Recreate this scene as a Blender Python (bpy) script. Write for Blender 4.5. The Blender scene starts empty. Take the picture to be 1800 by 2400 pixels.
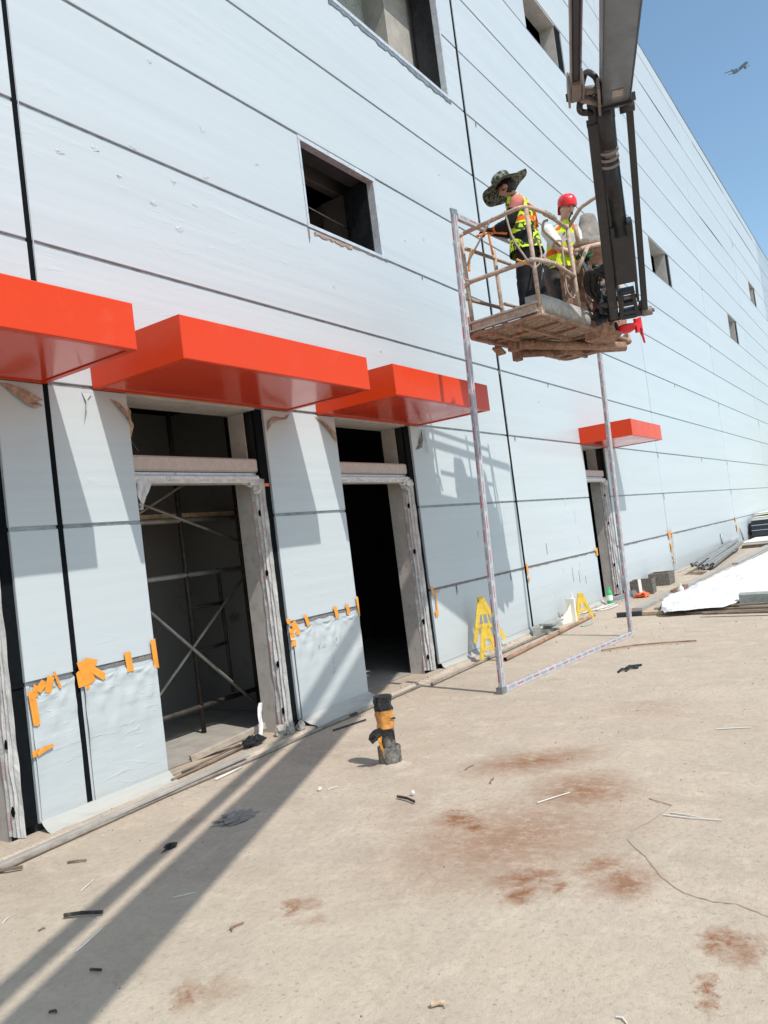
import bpy, bmesh, math, random
from mathutils import Vector, Matrix, noise
R = random.Random(11)
V = Vector
scene = bpy.context.scene
COL = scene.collection
# ------------------------------------------------------------------ camera, world, sun, exposure
cam = bpy.data.cameras.new('camera'); cam_o = bpy.data.objects.new('camera', cam); COL.objects.link(cam_o)
cam.sensor_fit = 'HORIZONTAL'; cam.sensor_width = 36; cam.lens = 36.98
right = V((0.5463767, -0.8282716, -0.1242522)); down = V((-0.0335340, 0.1266008, -0.9913868)); fwd = V((0.8368679, 0.5458373, 0.0413965))
M = Matrix((right, -down, -fwd)).transposed().to_4x4(); M.translation = V((0, -4.784, 1.572))
cam_o.matrix_world = M
cam.clip_start = .05; cam.clip_end = 6000
scene.camera = cam_o
SUN = V((.26, .97, -1.31)).normalized()          # direction the light travels
w = bpy.data.worlds.new('World'); scene.world = w; w.use_nodes = True
wn = w.node_tree; wn.nodes.clear()
sky = wn.nodes.new('ShaderNodeTexSky'); sky.sky_type = 'NISHITA'; sky.sun_disc = False
sky.sun_elevation = math.asin(-SUN.z); sky.sun_rotation = math.atan2(-SUN.x, -SUN.y)
sky.air_density = 1.0; sky.dust_density = 1.2; sky.ozone_density = 1.3; sky.altitude = 50
bg = wn.nodes.new('ShaderNodeBackground'); bg.inputs[1].default_value = .15
wo = wn.nodes.new('ShaderNodeOutputWorld')
tint = wn.nodes.new('ShaderNodeMix'); tint.data_type = 'RGBA'; tint.blend_type = 'MULTIPLY'; tint.inputs[0].default_value = 1
tint.inputs[7].default_value = (1.08, 1.20, 1.13, 1); wn.links.new(sky.outputs[0], tint.inputs[6]); wn.links.new(tint.outputs[2], bg.inputs[0]); wn.links.new(bg.outputs[0], wo.inputs[0])
sl = bpy.data.lights.new('sun', 'SUN'); sl.energy = 3.75; sl.angle = math.radians(.55); sl.color = (1, .945, .87)
so = bpy.data.objects.new('sun', sl); COL.objects.link(so); so.location = (-5, -20, 30)
so.rotation_euler = SUN.to_track_quat('-Z', 'Y').to_euler()
scene.view_settings.view_transform = 'Standard'; scene.view_settings.look = 'None'
scene.view_settings.exposure = 0.21; scene.view_settings.gamma = 1
scene.view_settings.use_curve_mapping = False

# ------------------------------------------------------------------ materials
class NT:
    def __init__(s, name):
        s.m = bpy.data.materials.new(name); s.m.use_nodes = True; s.t = s.m.node_tree
        s.b = s.t.nodes['Principled BSDF']; s.x = None
    def n(s, typ, **k):
        o = s.t.nodes.new(typ)
        for a, v in k.items():
            if a.startswith('i_'): o.inputs[int(a[2:])].default_value = v
            else: setattr(o, a, v)
        return o
    def l(s, a, b): s.t.links.new(a, b)
    def pos(s):
        if not s.x: s.x = s.n('ShaderNodeNewGeometry').outputs['Position']
        return s.x
    def math(s, op, a, b=None, clamp=False):
        o = s.n('ShaderNodeMath', operation=op, use_clamp=clamp)
        for i, v in enumerate((a, b)):
            if v is None: continue
            if isinstance(v, (int, float)): o.inputs[i].default_value = v
            else: s.l(v, o.inputs[i])
        return o.outputs[0]
    def noise(s, scale, detail=4, rough=.55, stretch=None, vec=None, dist=0):
        v = vec or s.pos()
        if stretch:
            mp = s.n('ShaderNodeMapping'); mp.inputs['Scale'].default_value = stretch; s.l(v, mp.inputs[0]); v = mp.outputs[0]
        o = s.n('ShaderNodeTexNoise'); o.inputs['Scale'].default_value = scale; o.inputs['Detail'].default_value = detail
        o.inputs['Roughness'].default_value = rough; o.inputs['Distortion'].default_value = dist; s.l(v, o.inputs['Vector'])
        return o.outputs['Fac']
    def ramp(s, f, stops):
        o = s.n('ShaderNodeValToRGB'); e = o.color_ramp.elements
        while len(e) < len(stops): e.new(.5)
        for i, (p, c) in enumerate(stops):
            e[i].position = p; e[i].color = (c, c, c, 1) if isinstance(c, (int, float)) else (*c, 1)
        s.l(f, o.inputs[0]); return o.outputs[0]
    def mix(s, f, a, b, mode='MIX'):
        o = s.n('ShaderNodeMix', data_type='RGBA', blend_type=mode)
        for i, v in ((0, f), (6, a), (7, b)):
            if isinstance(v, (int, float)): o.inputs[i].default_value = v
            elif isinstance(v, tuple): o.inputs[i].default_value = (*v, 1)
            else: s.l(v, o.inputs[i])
        return o.outputs[2]
    def color(s, c):
        if isinstance(c, tuple): s.b.inputs['Base Color'].default_value = (*c, 1)
        else: s.l(c, s.b.inputs['Base Color'])
    def rough(s, r):
        if isinstance(r, (int, float)): s.b.inputs['Roughness'].default_value = r
        else: s.l(r, s.b.inputs['Roughness'])
    def bump(s, h, strength=.3, dist=.01):
        o = s.n('ShaderNodeBump'); o.inputs['Strength'].default_value = strength; o.inputs['Distance'].default_value = dist
        s.l(h, o.inputs['Height'])
        s.l(o.outputs[0], s.b.inputs['Normal'])

def simple(name, col, rough=.6, metal=0, var=.25, scale=6, bump=.15, dirt=None, dirt_amt=.5, spec=.5, stretch=None, bdist=.004):
    t = NT(name)
    n1 = t.noise(scale, 5, .6, stretch)
    lo = tuple(c * (1 - var) for c in col); hi = tuple(min(1, c * (1 + var * .6)) for c in col)
    c = t.mix(t.ramp(n1, [(.3, 0.), (.7, 1.)]), lo, hi)
    if dirt:
        n2 = t.noise(scale * 2.3, 6, .7)
        c = t.mix(t.ramp(n2, [(.62 - dirt_amt * .3, 0.), (.72, 1.)]), c, dirt)
    t.color(c); t.b.inputs['Metallic'].default_value = metal
    t.b.inputs['Specular IOR Level'].default_value = spec
    t.rough(t.ramp(t.noise(scale * 1.7, 3), [(.3, max(0, rough - .08)), (.7, min(1, rough + .08))]))
    if bump: t.bump(t.noise(scale * 8, 5, .6), bump, bdist)
    return t.m

def panel_mat(name, tint=(.468, .518, .552), rough=.36, wr=.10, marks=True, wscale=1.):
    t = NT(name)
    s1 = t.noise(1.0, 6, .65, (.35, 1, 14)); s2 = t.noise(1.0, 3, .5, (.08, 1, 3.2))
    oi = t.n('ShaderNodeObjectInfo').outputs['Random']
    c = t.mix(t.ramp(s1, [(.32, 0.), (.68, 1.)]), tuple(x * .905 for x in tint), tuple(min(1, x * 1.02) for x in tint))
    c = t.mix(t.ramp(s2, [(.4, 0.), (.62, .35)]), c, tuple(min(1, x * 1.06) for x in tint))
    c = t.mix(t.math('MULTIPLY', oi, .35), c, tuple(x * .88 for x in tint))
    # dust near the ground, scuffs
    sep = t.n('ShaderNodeSeparateXYZ'); t.l(t.pos(), sep.inputs[0])
    low = t.ramp(t.math('DIVIDE', sep.outputs[2], 2.0), [(0., .5), (.14, .12), (.6, 0.)])
    dn = t.noise(5, 6, .7, (.5, 1, 2.))
    c = t.mix(t.math('MULTIPLY', low, dn), c, (.5, .44, .36))
    if marks:
        m1 = t.noise(9, 3, .8, (1.6, 1, 7)); m2 = t.noise(1.1, 2, .5)
        mk = t.math('MULTIPLY', t.ramp(m1, [(.70, 0.), (.735, 1.)]), t.ramp(m2, [(.5, 0.), (.6, 1.)]))
        c = t.mix(t.math('MULTIPLY', mk, .6), c, (.38, .44, .48))
    t.color(c)
    t.rough(t.ramp(s1, [(.3, rough - .05), (.7, rough + .08)]))
    t.b.inputs['Specular IOR Level'].default_value = .5
    h = t.math('ADD', t.math('MULTIPLY', t.noise(wscale * 1.6, 3, .5, (.25, 1, 1.3)), .9), t.math('MULTIPLY', t.noise(14, 5, .7, (.4, 1, 2.4)), .10))
    fw = t.ramp(t.noise(7, 4, .65, (.55, 1, 2.6), dist=.6), [(.56, 0.), (.72, 1.)])
    h = t.math('ADD', h, t.math('MULTIPLY', t.math('MULTIPLY', fw, t.ramp(t.noise(.8, 2), [(.45, 0.), (.58, 1.)])), .34))
    t.bump(h, wr * 4, .012)
    return t.m

def concrete_ground():
    t = NT('sandy_concrete'); P = t.pos()
    big = t.noise(.35, 5, .6); mid = t.noise(1.7, 6, .62); fine = t.noise(26, 6, .7); spk = t.noise(120, 3, .6)
    c = t.mix(t.ramp(big, [(.3, 0.), (.7, 1.)]), (.445, .355, .275), (.485, .410, .330))
    c = t.mix(t.ramp(mid, [(.36, 0.), (.66, .8)]), c, (.395, .34, .275))
    c = t.mix(t.ramp(t.noise(4.3, 5, .7, None, None, .4), [(.5, 0.), (.66, .6)]), c, (.535, .455, .365))
    c = t.mix(t.ramp(fine, [(.34, .5), (.52, 0.)]), c, (.30, .25, .20))
    c = t.mix(t.ramp(spk, [(.28, .5), (.36, 0.)]), c, (.24, .20, .17))
    # greyer cement near the camera side
    gx = t.n('ShaderNodeSeparateXYZ'); t.l(P, gx.inputs[0])
    g = t.ramp(t.math('ADD', t.math('MULTIPLY', gx.outputs[0], .22), t.math('MULTIPLY', mid, .5)), [(.55, 1.), (1.05, 0.)])
    c = t.mix(t.math('MULTIPLY', g, .55), c, (.45, .41, .325))
    sm = t.noise(2.6, 6, .7, (1, .45, 1), None, .8)
    c = t.mix(t.ramp(sm, [(.53, 0.), (.70, .62)]), c, (.335, .275, .21))
    sm2 = t.noise(.9, 7, .75, (1, .6, 1), None, 1.2)
    c = t.mix(t.ramp(sm2, [(.54, 0.), (.66, .38)]), c, (.36, .31, .25))
    # rust coloured soil stains trodden into the slab (cx, cy, rx, ry, angle, strength)
    stains = [(4.95, -2.5, .62, .34, -.9, .62), (4.45, -3.0, .50, .42, .0, .62), (3.86, -2.52, .20, .27, -.9, .95), (3.76, -2.68, .13, .14, 0, .9),
              (3.70, -2.9, .95, .70, -.5, .50), (3.30, -3.15, .26, .14, -1.0, .72), (3.12, -3.19, .17, .10, -.4, .75), (3.22, -3.32, .10, .06, .3, .85),
              (3.50, -3.44, .22, .16, -.3, .62), (3.36, -3.58, .22, .2, -.2, .62), (3.01, -4.05, .12, .09, 0, .8), (2.97, -4.12, .14, .08, -.4, .6),
              (2.68, -4.05, .11, .05, .5, .75), (2.58, -4.08, .07, .05, 0, .6), (2.70, -2.29, .10, .05, .8, .75), (2.76, -2.32, .10, .09, .3, .4),
              (1.98, -2.33, .14, .07, .9, .62), (2.05, -2.42, .16, .12, .3, .3), (2.62, -2.46, .05, .09, .3, .25), (6.4, -2.9, .5, .5, 0, .16), (3.9, -2.1, .3, .2, 0, .16)]
    warp = t.n('ShaderNodeTexNoise'); warp.inputs['Scale'].default_value = 5; warp.inputs['Detail'].default_value = 9; warp.inputs['Roughness'].default_value = .75; t.l(P, warp.inputs['Vector'])
    ws = t.n('ShaderNodeVectorMath', operation='MULTIPLY_ADD'); t.l(warp.outputs['Color'], ws.inputs[0])
    ws.inputs[1].default_value = (.40, .40, 0); ws.inputs[2].default_value = (-.20, -.20, 0)
    ad = t.n('ShaderNodeVectorMath', operation='ADD'); t.l(P, ad.inputs[0]); t.l(ws.outputs[0], ad.inputs[1])
    acc = None
    for cx, cy, rx, ry, an, st in stains:
        mp = t.n('ShaderNodeMapping', vector_type='TEXTURE'); mp.inputs['Location'].default_value = (cx, cy, 0)
        mp.inputs['Rotation'].default_value = (0, 0, an); mp.inputs['Scale'].default_value = (rx, ry, 1); t.l(ad.outputs[0], mp.inputs[0])
        ln = t.n('ShaderNodeVectorMath', operation='LENGTH'); t.l(mp.outputs[0], ln.inputs[0])
        v = t.math('MULTIPLY', t.ramp(ln.outputs['Value'], [(.1, 1.), (1.15, 0.)]), min(1, st * 1.35))
        acc = v if acc is None else t.math('MAXIMUM', acc, v)
    brk = t.ramp(t.noise(16, 10, .82, (1, .6, 1)), [(.38, .30), (.52, 1.)])
    c = t.mix(t.math('MULTIPLY', acc, brk), c, (.215, .088, .034))
    t.color(c)
    t.rough(t.ramp(mid, [(.3, .75), (.7, .95)])); t.b.inputs['Specular IOR Level'].default_value = .25
    pit = t.ramp(t.noise(48, 5, .75, (1, .7, 1)), [(.60, 0.), (.68, 1.)])
    c = t.mix(t.math('MULTIPLY', pit, .35), c, (.26, .215, .17)); t.color(c)
    h = t.math('SUBTRACT', t.math('ADD', t.math('MULTIPLY', t.noise(5, 9, .72), .9), t.math('MULTIPLY', spk, .14)), t.math('MULTIPLY', pit, .12))
    h = t.math('ADD', h, t.math('MULTIPLY', fine, .22))
    t.bump(h, .75, .022)
    return t.m

def canopy_mat():
    t = NT('red_orange_aluminium')
    n = t.noise(1.5, 3, .5)
    c = t.mix(n, (.58, .040, .006), (.63, .048, .008))
    c = t.mix(t.ramp(t.noise(3.5, 6, .7), [(.55, 0.), (.8, .14)]), c, (.6, .22, .15))
    t.color(c); t.rough(t.ramp(t.noise(2.2, 4, .6), [(.3, .27), (.75, .40)]))
    t.b.inputs['Specular IOR Level'].default_value = .3; t.b.inputs['Metallic'].default_value = 0
    t.bump(t.noise(260, 2, .5), .12, .002)
    return t.m

def film_print_mat(name, base=(.66, .67, .69), amt=1., period=.30, ink=(.38, .045, .05)):
    # wrinkled protective film with flat printed marks; uses UV in metres (u along the bar, v across)
    t = NT(name)
    uv = t.n('ShaderNodeUVMap').outputs[0]
    sp = t.n('ShaderNodeSeparateXYZ'); t.l(uv, sp.inputs[0])
    u, v = sp.outputs[0], sp.outputs[1]
    def band(x, per, off, lo, hi):
        q = t.math('FRACT', t.math('DIVIDE', t.math('ADD', x, off + 50 * per), per))
        return t.math('MULTIPLY', t.math('GREATER_THAN', q, lo), t.math('LESS_THAN', q, hi))
    row = t.math('FLOOR', t.math('DIVIDE', v, .052))
    sh = t.math('MULTIPLY', row, period * .41)
    u2 = t.math('ADD', u, sh)
    blk = t.math('MULTIPLY', band(u2, period, 0, .05, .42), band(v, .052, 0, .42, .72))
    tx = t.math('MULTIPLY', band(u2, period, 0, .55, .92), band(v, .052, 0, .3, .8))
    vor = t.n('ShaderNodeTexNoise'); vor.inputs['Scale'].default_value = 160; t.l(uv, vor.inputs['Vector'])
    tx = t.math('MULTIPLY', tx, t.ramp(vor.outputs['Fac'], [(.48, 0.), (.52, 1.)]))
    letter = t.math('GREATER_THAN', vor.outputs['Fac'], .36)
    n1 = t.noise(12, 5, .7, None, uv)
    c = t.mix(t.ramp(n1, [(.3, 0.), (.7, 1.)]), tuple(x * .78 for x in base), tuple(min(1, x * 1.15) for x in base))
    c = t.mix(t.math('MULTIPLY', tx, .75 * amt), c, (.10, .10, .12))
    c = t.mix(t.math('MULTIPLY', t.math('MULTIPLY', blk, letter), .85 * amt), c, ink)
    t.color(c); t.rough(.38)
    h = t.noise(1, 5, .6, (2.2, 34, 1), uv, 1.2)
    t.bump(t.math('ADD', h, t.math('MULTIPLY', t.noise(22, 4, .6, None, uv), .4)), .65, .012)
    return t.m

def camo_mat(name, cols, scale=9):
    t = NT(name)
    v = t.noise(scale, 2, .5)
    o = t.n('ShaderNodeValToRGB'); o.color_ramp.interpolation = 'CONSTANT'; e = o.color_ramp.elements
    while len(e) < len(cols): e.new(.5)
    for i, c in enumerate(cols): e[i].position = .0 if i == 0 else .38 + .24 * (i - 1) / max(1, len(cols) - 2); e[i].color = (*c, 1)
    t.l(v, o.inputs[0]); t.color(o.outputs[0]); t.rough(.85); t.bump(t.noise(40, 3), .3, .004)
    return t.m

def cloth_mat(name, c, rough=.85, b=.5, var=.2):
    return simple(name, c, rough, 0, var, 9, b, bdist=.01, spec=.25)

MT = {}
MT['panel'] = panel_mat('film_covered_wall_panel')
MT['film'] = panel_mat('loose_protective_film', (.45, .495, .522), .3, .22, True, 3)
MT['joint'] = simple('grey_joint_metal', (.26, .30, .33), .45, .5, .25, 4, .1, dirt=(.16, .12, .09))
MT['black'] = simple('black_gap_foam', (.006, .008, .010), .95, 0, .3, 20, .3, spec=.08)
MT['core'] = simple('building_core_steel', (.05, .052, .056), .7, 0, .3, 3, .1)
MT['render'] = simple('pale_reveal_render', (.48, .45, .42), .85, 0, .14, 5, .4, dirt=(.33, .29, .26), dirt_amt=.3)
MT['beam'] = simple('rough_transom_render', (.52, .44, .40), .9, 0, .12, 26, .7, bdist=.008)  # pinkish tint puts the canopies' red bounce light into the base colour
MT['canopy'] = canopy_mat()
MT['soffit'] = simple('canopy_soffit_sheet', (.66, .062, .028), .16, 0, .05, 1.2, .0, spec=.75)
MT['galv'] = simple('galvanised_steel', (.56, .60, .64), .35, .25, .18, 7, .1, dirt=(.35, .27, .18), dirt_amt=.25)
MT['concrete'] = simple('grey_concrete', (.34, .32, .29), .9, 0, .2, 5, .7, bdist=.01)
MT['inner'] = simple('grimy_inner_wall', (.20, .19, .18), .9, 0, .12, 1.2, .3, dirt=(.10, .09, .08), dirt_amt=.1)
MT['dark'] = simple('unlit_room_wall', (.035, .037, .042), .95, 0, .2, 2, 0)  # near-black base colour puts the rooms' darkness into the walls and slabs
MT['beige'] = simple('beige_inner_cladding', (.62, .60, .54), .8, 0, .06, 3, .1)
MT['ground'] = concrete_ground()
MT['jamb_film'] = film_print_mat('wrinkled_film_on_jamb', (.60, .59, .585), .4, .32)
MT['frame_film'] = film_print_mat('printed_film_on_window_frame', (.42, .43, .46), 1., .34, (.42, .04, .06))
MT['tape'] = simple('orange_adhesive_tape', (.74, .29, .035), .35, 0, .15, 14, .35, spec=.5)
MT['plinth'] = panel_mat('dusty_plinth_film', (.37, .385, .375), .5, .3, True, 4)
MT['boom'] = simple('streaked_grey_boom_paint', (.125, .13, .14), .4, .1, .25, 2.0, .12, dirt=(.075, .07, .068), dirt_amt=.3, stretch=(.35, 2.5, 1.0))
MT['lift'] = simple('weathered_dark_boom_paint', (.030, .031, .036), .45, .1, .3, 2.2, .15, dirt=(.085, .072, .062), dirt_amt=.05, stretch=(.5, 1.6, 1.6))
MT['lift_side'] = simple('lit_dusty_brown_boom_paint', (.24, .205, .185), .6, .05, .25, 3, .2, dirt=(.11, .09, .075), dirt_amt=.3)  # brighter tone puts the light on the boom's wall side into the colour
MT['basket'] = simple('dusty_beige_basket_paint', (.50, .37, .29), .75, 0, .25, 12, .5, dirt=(.23, .17, .13), dirt_amt=.6)
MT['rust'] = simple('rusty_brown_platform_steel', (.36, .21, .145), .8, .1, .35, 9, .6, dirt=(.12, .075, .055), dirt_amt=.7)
MT['grey_sheet'] = simple('mud_spattered_sheet', (.34, .32, .30), .7, .1, .3, 10, .5, dirt=(.50, .42, .34), dirt_amt=.6)
MT['rubber'] = simple('black_rubber_hose', (.018, .018, .02), .5, 0, .3, 15, .2, dirt=(.10, .08, .07), dirt_amt=.4)
MT['rod'] = simple('black_cylinder_paint', (.020, .022, .026), .33, .3, .4, 8, .15, dirt=(.07, .062, .055), dirt_amt=.1)
MT['yellow'] = simple('faded_yellow_plastic', (.72, .50, .055), .5, 0, .15, 8, .2, dirt=(.45, .36, .18), dirt_amt=.2)
MT['rust_pipe'] = simple('rusty_orange_tube', (.42, .235, .13), .8, .1, .45, 3, .5, dirt=(.16, .12, .10), dirt_amt=.9, bdist=.003)
MT['grey_pipe'] = simple('dull_grey_pipe', (.27, .235, .20), .8, .1, .3, 6, .3, dirt=(.14, .10, .08))
MT['black_pipe'] = simple('scuffed_black_plastic_pipe', (.05, .05, .05), .6, 0, .5, 18, .5, dirt=(.27, .24, .20), dirt_amt=.75)
MT['bag'] = simple('crumpled_black_plastic_bag', (.02, .021, .023), .25, 0, .3, 30, .9, bdist=.02)
MT['wood'] = simple('pale_timber', (.52, .39, .26), .8, 0, .25, 4, .3, dirt=(.25, .18, .12), stretch=(1, 8, 8))
MT['old_wood'] = simple('bleached_dusty_timber', (.40, .34, .275), .9, 0, .2, 5, .4, dirt=(.26, .21, .17), stretch=(1, 6, 6))
MT['dark_wood'] = simple('weathered_brown_timber', (.20, .15, .11), .85, 0, .35, 6, .5, dirt=(.08, .06, .05))
MT['cloth'] = simple('white_geotextile', (.74, .75, .77), .8, 0, .08, 3, .9, bdist=.05, spec=.2, dirt=(.55, .50, .43), dirt_amt=-.1)
MT['white'] = simple('white_offcut_plastic', (.62, .60, .56), .5, 0, .1, 20, .1)
MT['foam'] = simple('black_grey_crumbly_block', (.10, .095, .085), .9, 0, .5, 22, .9, dirt=(.30, .27, .22), dirt_amt=.6, bdist=.01)
MT['block'] = simple('pale_green_grey_block', (.34, .36, .33), .85, 0, .2, 10, .4, dirt=(.15, .15, .14), dirt_amt=.4)
MT['channel'] = simple('grey_steel_channel', (.33, .33, .32), .5, .4, .25, 5, .2, dirt=(.18, .15, .13))
MT['pack'] = simple('black_panel_pack', (.015, .02, .03), .5, 0, .3, 5, .1)
MT['cream'] = simple('cream_board', (.72, .69, .60), .7, 0, .08, 4, .1)
MT['green'] = simple('green_bottle_plastic', (.05, .42, .14), .15, 0, .2, 20, 0)
MT['label'] = simple('pale_label', (.70, .74, .70), .5, 0, .1, 30, 0)
MT['red'] = simple('red_plastic', (.72, .02, .035), .3, 0, .15, 12, .2)
MT['skin'] = simple('tanned_skin', (.42, .22, .15), .5, 0, .15, 20, .1, spec=.4)
MT['pale_skin'] = simple('fair_skin', (.60, .38, .28), .5, 0, .1, 20, .1, spec=.4)
MT['hair'] = simple('black_hair', (.012, .010, .009), .6, 0, .2, 40, .4)
MT['trousers'] = cloth_mat('black_trousers', (.012, .013, .016))
MT['grey_trousers'] = camo_mat('faded_dark_trousers', [(.035, .033, .035), (.06, .055, .055), (.09, .08, .078)], 7)
MT['neon'] = cloth_mat('neon_yellow_vest', (.66, .86, .035), .7, .5, .12)
MT['orange_band'] = cloth_mat('orange_vest_band', (.85, .16, .035), .7)
MT['silver'] = cloth_mat('reflective_strip', (.58, .58, .55), .35)
MT['camo_vest'] = camo_mat('neon_camouflage_vest', [(.025, .035, .012), (.62, .85, .03), (.045, .06, .02), (.50, .75, .04)], 10)
MT['camo_hat'] = camo_mat('dark_camouflage_hat', [(.02, .022, .018), (.20, .22, .18), (.035, .045, .03), (.015, .015, .013)], 22)
MT['pink'] = cloth_mat('faded_red_shirt', (.62, .22, .18))
MT['black_cloth'] = cloth_mat('black_sleeve', (.016, .016, .018))
MT['white_cloth'] = cloth_mat('white_shirt', (.74, .74, .72))
MT['glove'] = cloth_mat('dark_work_glove', (.03, .03, .033))
MT['green_glove'] = cloth_mat('green_work_glove', (.02, .14, .07))
MT['orange_glove'] = cloth_mat('orange_cuff', (.80, .22, .04))
MT['rope'] = simple('dusty_lanyard_rope', (.36, .28, .23), .85, 0, .25, 30, .4)
MT['sun_strap'] = simple('orange_strap', (.80, .25, .04), .6, 0, .2, 20, .2)
MT['eye'] = simple('dark_eye', (.01, .008, .007), .2, 0, 0, 5, 0)
MT['plane_paint'] = simple('hazy_airliner_paint', (.16, .24, .31), 1.0, 0, .05, .02, 0)  # blue-grey colour carries the distance haze, which is not modelled
MT['crinkle'] = panel_mat('crumpled_silver_film', (.42, .46, .50), .22, 1.4, True, 9)
MT['graphite'] = simple('pencil_mark', (.26, .29, .32), .8, 0, .1, 10, 0)
MT['orange_bag'] = simple('orange_plastic_bag', (.80, .16, .05), .4, 0, .2, 20, .6, bdist=.01)
MT['ash'] = simple('dark_dried_mortar_patch', (.20, .19, .18), .9, 0, .6, 25, .8, dirt=(.36, .33, .29), dirt_amt=.7)

MT['old_tape'] = simple('dusty_orange_wrap', (.66, .27, .05), .45, 0, .3, 20, .6, dirt=(.40, .26, .13), dirt_amt=.5, bdist=.008)
# ------------------------------------------------------------------ mesh helpers (world coordinates)
class MB:
    """collects shapes; build() links them as one mesh object"""
    def __init__(s): s.v = []; s.f = []; s.mi = []; s.uv = []; s.sm = []
    def add(s, vs, fs, mi=0, uvs=None, smooth=False):
        o = len(s.v); s.v += [V(p) for p in vs]
        for k, f in enumerate(fs):
            s.f.append([i + o for i in f]); s.mi.append(mi); s.sm.append(smooth)
            s.uv.append(uvs[k] if uvs else [(0, 0)] * len(f))
        return s
    def box(s, a, b, mi=0, ax=None, jitter=0):
        """axis aligned a..b, or in frame ax=(origin,u,v,w)"""
        P = [(x, y, z) for z in (a[2], b[2]) for y in (a[1], b[1]) for x in (a[0], b[0])]
        if jitter: P = [(x + R.uniform(-jitter, jitter), y + R.uniform(-jitter, jitter), z + R.uniform(-jitter, jitter)) for x, y, z in P]
        if ax: P = [ax[0] + ax[1] * p[0] + ax[2] * p[1] + ax[3] * p[2] for p in P]
        return s.add(P, [(0, 2, 3, 1), (4, 5, 7, 6), (0, 1, 5, 4), (2, 6, 7, 3), (0, 4, 6, 2), (1, 3, 7, 5)], mi)
    def bar(s, p, q, wdt, hgt=None, up=(0, 0, 1), mi=0, chamfer=.12):
        """prismatic bar from p to q with chamfered edges, UV in metres"""
        p = V(p); q = V(q); d = (q - p); L = d.length; d.normalize(); hgt = hgt or wdt
        side = d.cross(V(up))
        if side.length < 1e-3: side = d.cross(V((1, 0, 0)))
        side.normalize(); u2 = side.cross(d)
        c = min(wdt, hgt) * chamfer; a, b = wdt / 2, hgt / 2
        ring = [(a - c, -b), (a, -b + c), (a, b - c), (a - c, b), (-a + c, b), (-a, b - c), (-a, -b + c), (-a + c, -b)]
        per = [0]
        for i in range(8):
            x0, y0 = ring[i]; x1, y1 = ring[(i + 1) % 8]; per.append(per[-1] + math.hypot(x1 - x0, y1 - y0))
        vs = [o + side * x + u2 * y for o in (p, q) for x, y in ring]
        fs = [(i, (i + 1) % 8, 8 + (i + 1) % 8, 8 + i) for i in range(8)]
        uv = [[(0, per[i]), (0, per[i + 1]), (L, per[i + 1]), (L, per[i])] for i in range(8)]
        fs += [tuple(range(7, -1, -1)), tuple(range(8, 16))]; uv += [[(0, 0)] * 8] * 2
        return s.add(vs, fs, mi, uv)
    def tube(s, pts, r, n=8, mi=0, cap=True, radii=None, smooth=True):
        pts = [V(p) for p in pts]; m = len(pts); rings = []
        prev = None
        for i, p in enumerate(pts):
            d = (pts[min(i + 1, m - 1)] - pts[max(i - 1, 0)]).normalized()
            if prev is None:
                a = d.cross(V((0, 0, 1)));
                if a.length < .05: a = d.cross(V((1, 0, 0)))
            else: a = prev - d * prev.dot(d)
            a.normalize(); b = d.cross(a); prev = a
            rr = radii[i] if radii else r
            rings += [p + (a * math.cos(2 * math.pi * k / n) + b * math.sin(2 * math.pi * k / n)) * rr for k in range(n)]
        fs = [(i * n + k, i * n + (k + 1) % n, (i + 1) * n + (k + 1) % n, (i + 1) * n + k) for i in range(m - 1) for k in range(n)]
        L = 0; us = [0]
        for i in range(1, m): L += (pts[i] - pts[i - 1]).length; us.append(L)
        uv = [[(us[i], k * .03), (us[i], (k + 1) * .03), (us[i + 1], (k + 1) * .03), (us[i + 1], k * .03)] for i in range(m - 1) for k in range(n)]
        s.add(rings, fs, mi, uv, smooth)
        if cap:
            o = len(s.v) - len(rings)
            s.f += [[o + k for k in range(n - 1, -1, -1)], [o + (m - 1) * n + k for k in range(n)]]
            s.mi += [mi] * 2; s.sm += [False] * 2; s.uv += [[(0, 0)] * n] * 2
        return s
    def loft(s, rings, mi=0, cap=False, smooth=True, closed=True):
        n = len(rings[0]); m = len(rings)
        fs = [(i * n + k, i * n + (k + 1) % n, (i + 1) * n + (k + 1) % n, (i + 1) * n + k) for i in range(m - 1) for k in range(n if closed else n - 1)]
        s.add([p for r_ in rings for p in r_], fs, mi, None, smooth)
        if cap:
            o = len(s.v) - n * m
            s.f += [[o + k for k in range(n - 1, -1, -1)], [o + (m - 1) * n + k for k in range(n)]]
            s.mi += [mi] * 2; s.sm += [smooth] * 2; s.uv += [[(0, 0)] * n] * 2
        return s
    def prism(s, poly, d, mi=0):
        """poly: list of world points (planar), extruded by vector d"""
        n = len(poly); d = V(d); vs = [V(p) for p in poly] + [V(p) + d for p in poly]
        return s.add(vs, [tuple(range(n - 1, -1, -1)), tuple(range(n, 2 * n))] + [(i, (i + 1) % n, n + (i + 1) % n, n + i) for i in range(n)], mi)
    def build(s, name, mats, parent=None, kind=None, label=None):
        if not isinstance(mats, (list, tuple)): mats = [mats]
        off = parent_world(parent) if parent else V((0, 0, 0))
        me = bpy.data.meshes.new(name)
        me.from_pydata([p - off for p in s.v], [], s.f)
        for m in mats: me.materials.append(MT[m] if isinstance(m, str) else m)
        me.polygons.foreach_set('material_index', s.mi); me.polygons.foreach_set('use_smooth', s.sm)
        ul = me.uv_layers.new(name='UVMap'); flat = []
        for u in s.uv:
            for a in u: flat += [a[0], a[1]]
        ul.data.foreach_set('uv', flat)
        bm = bmesh.new(); bm.from_mesh(me); bmesh.ops.recalc_face_normals(bm, faces=bm.faces); bm.to_mesh(me); bm.free()
        o = bpy.data.objects.new(name, me); COL.objects.link(o)
        if parent: o.parent = parent
        if kind: o['kind'] = kind
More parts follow.
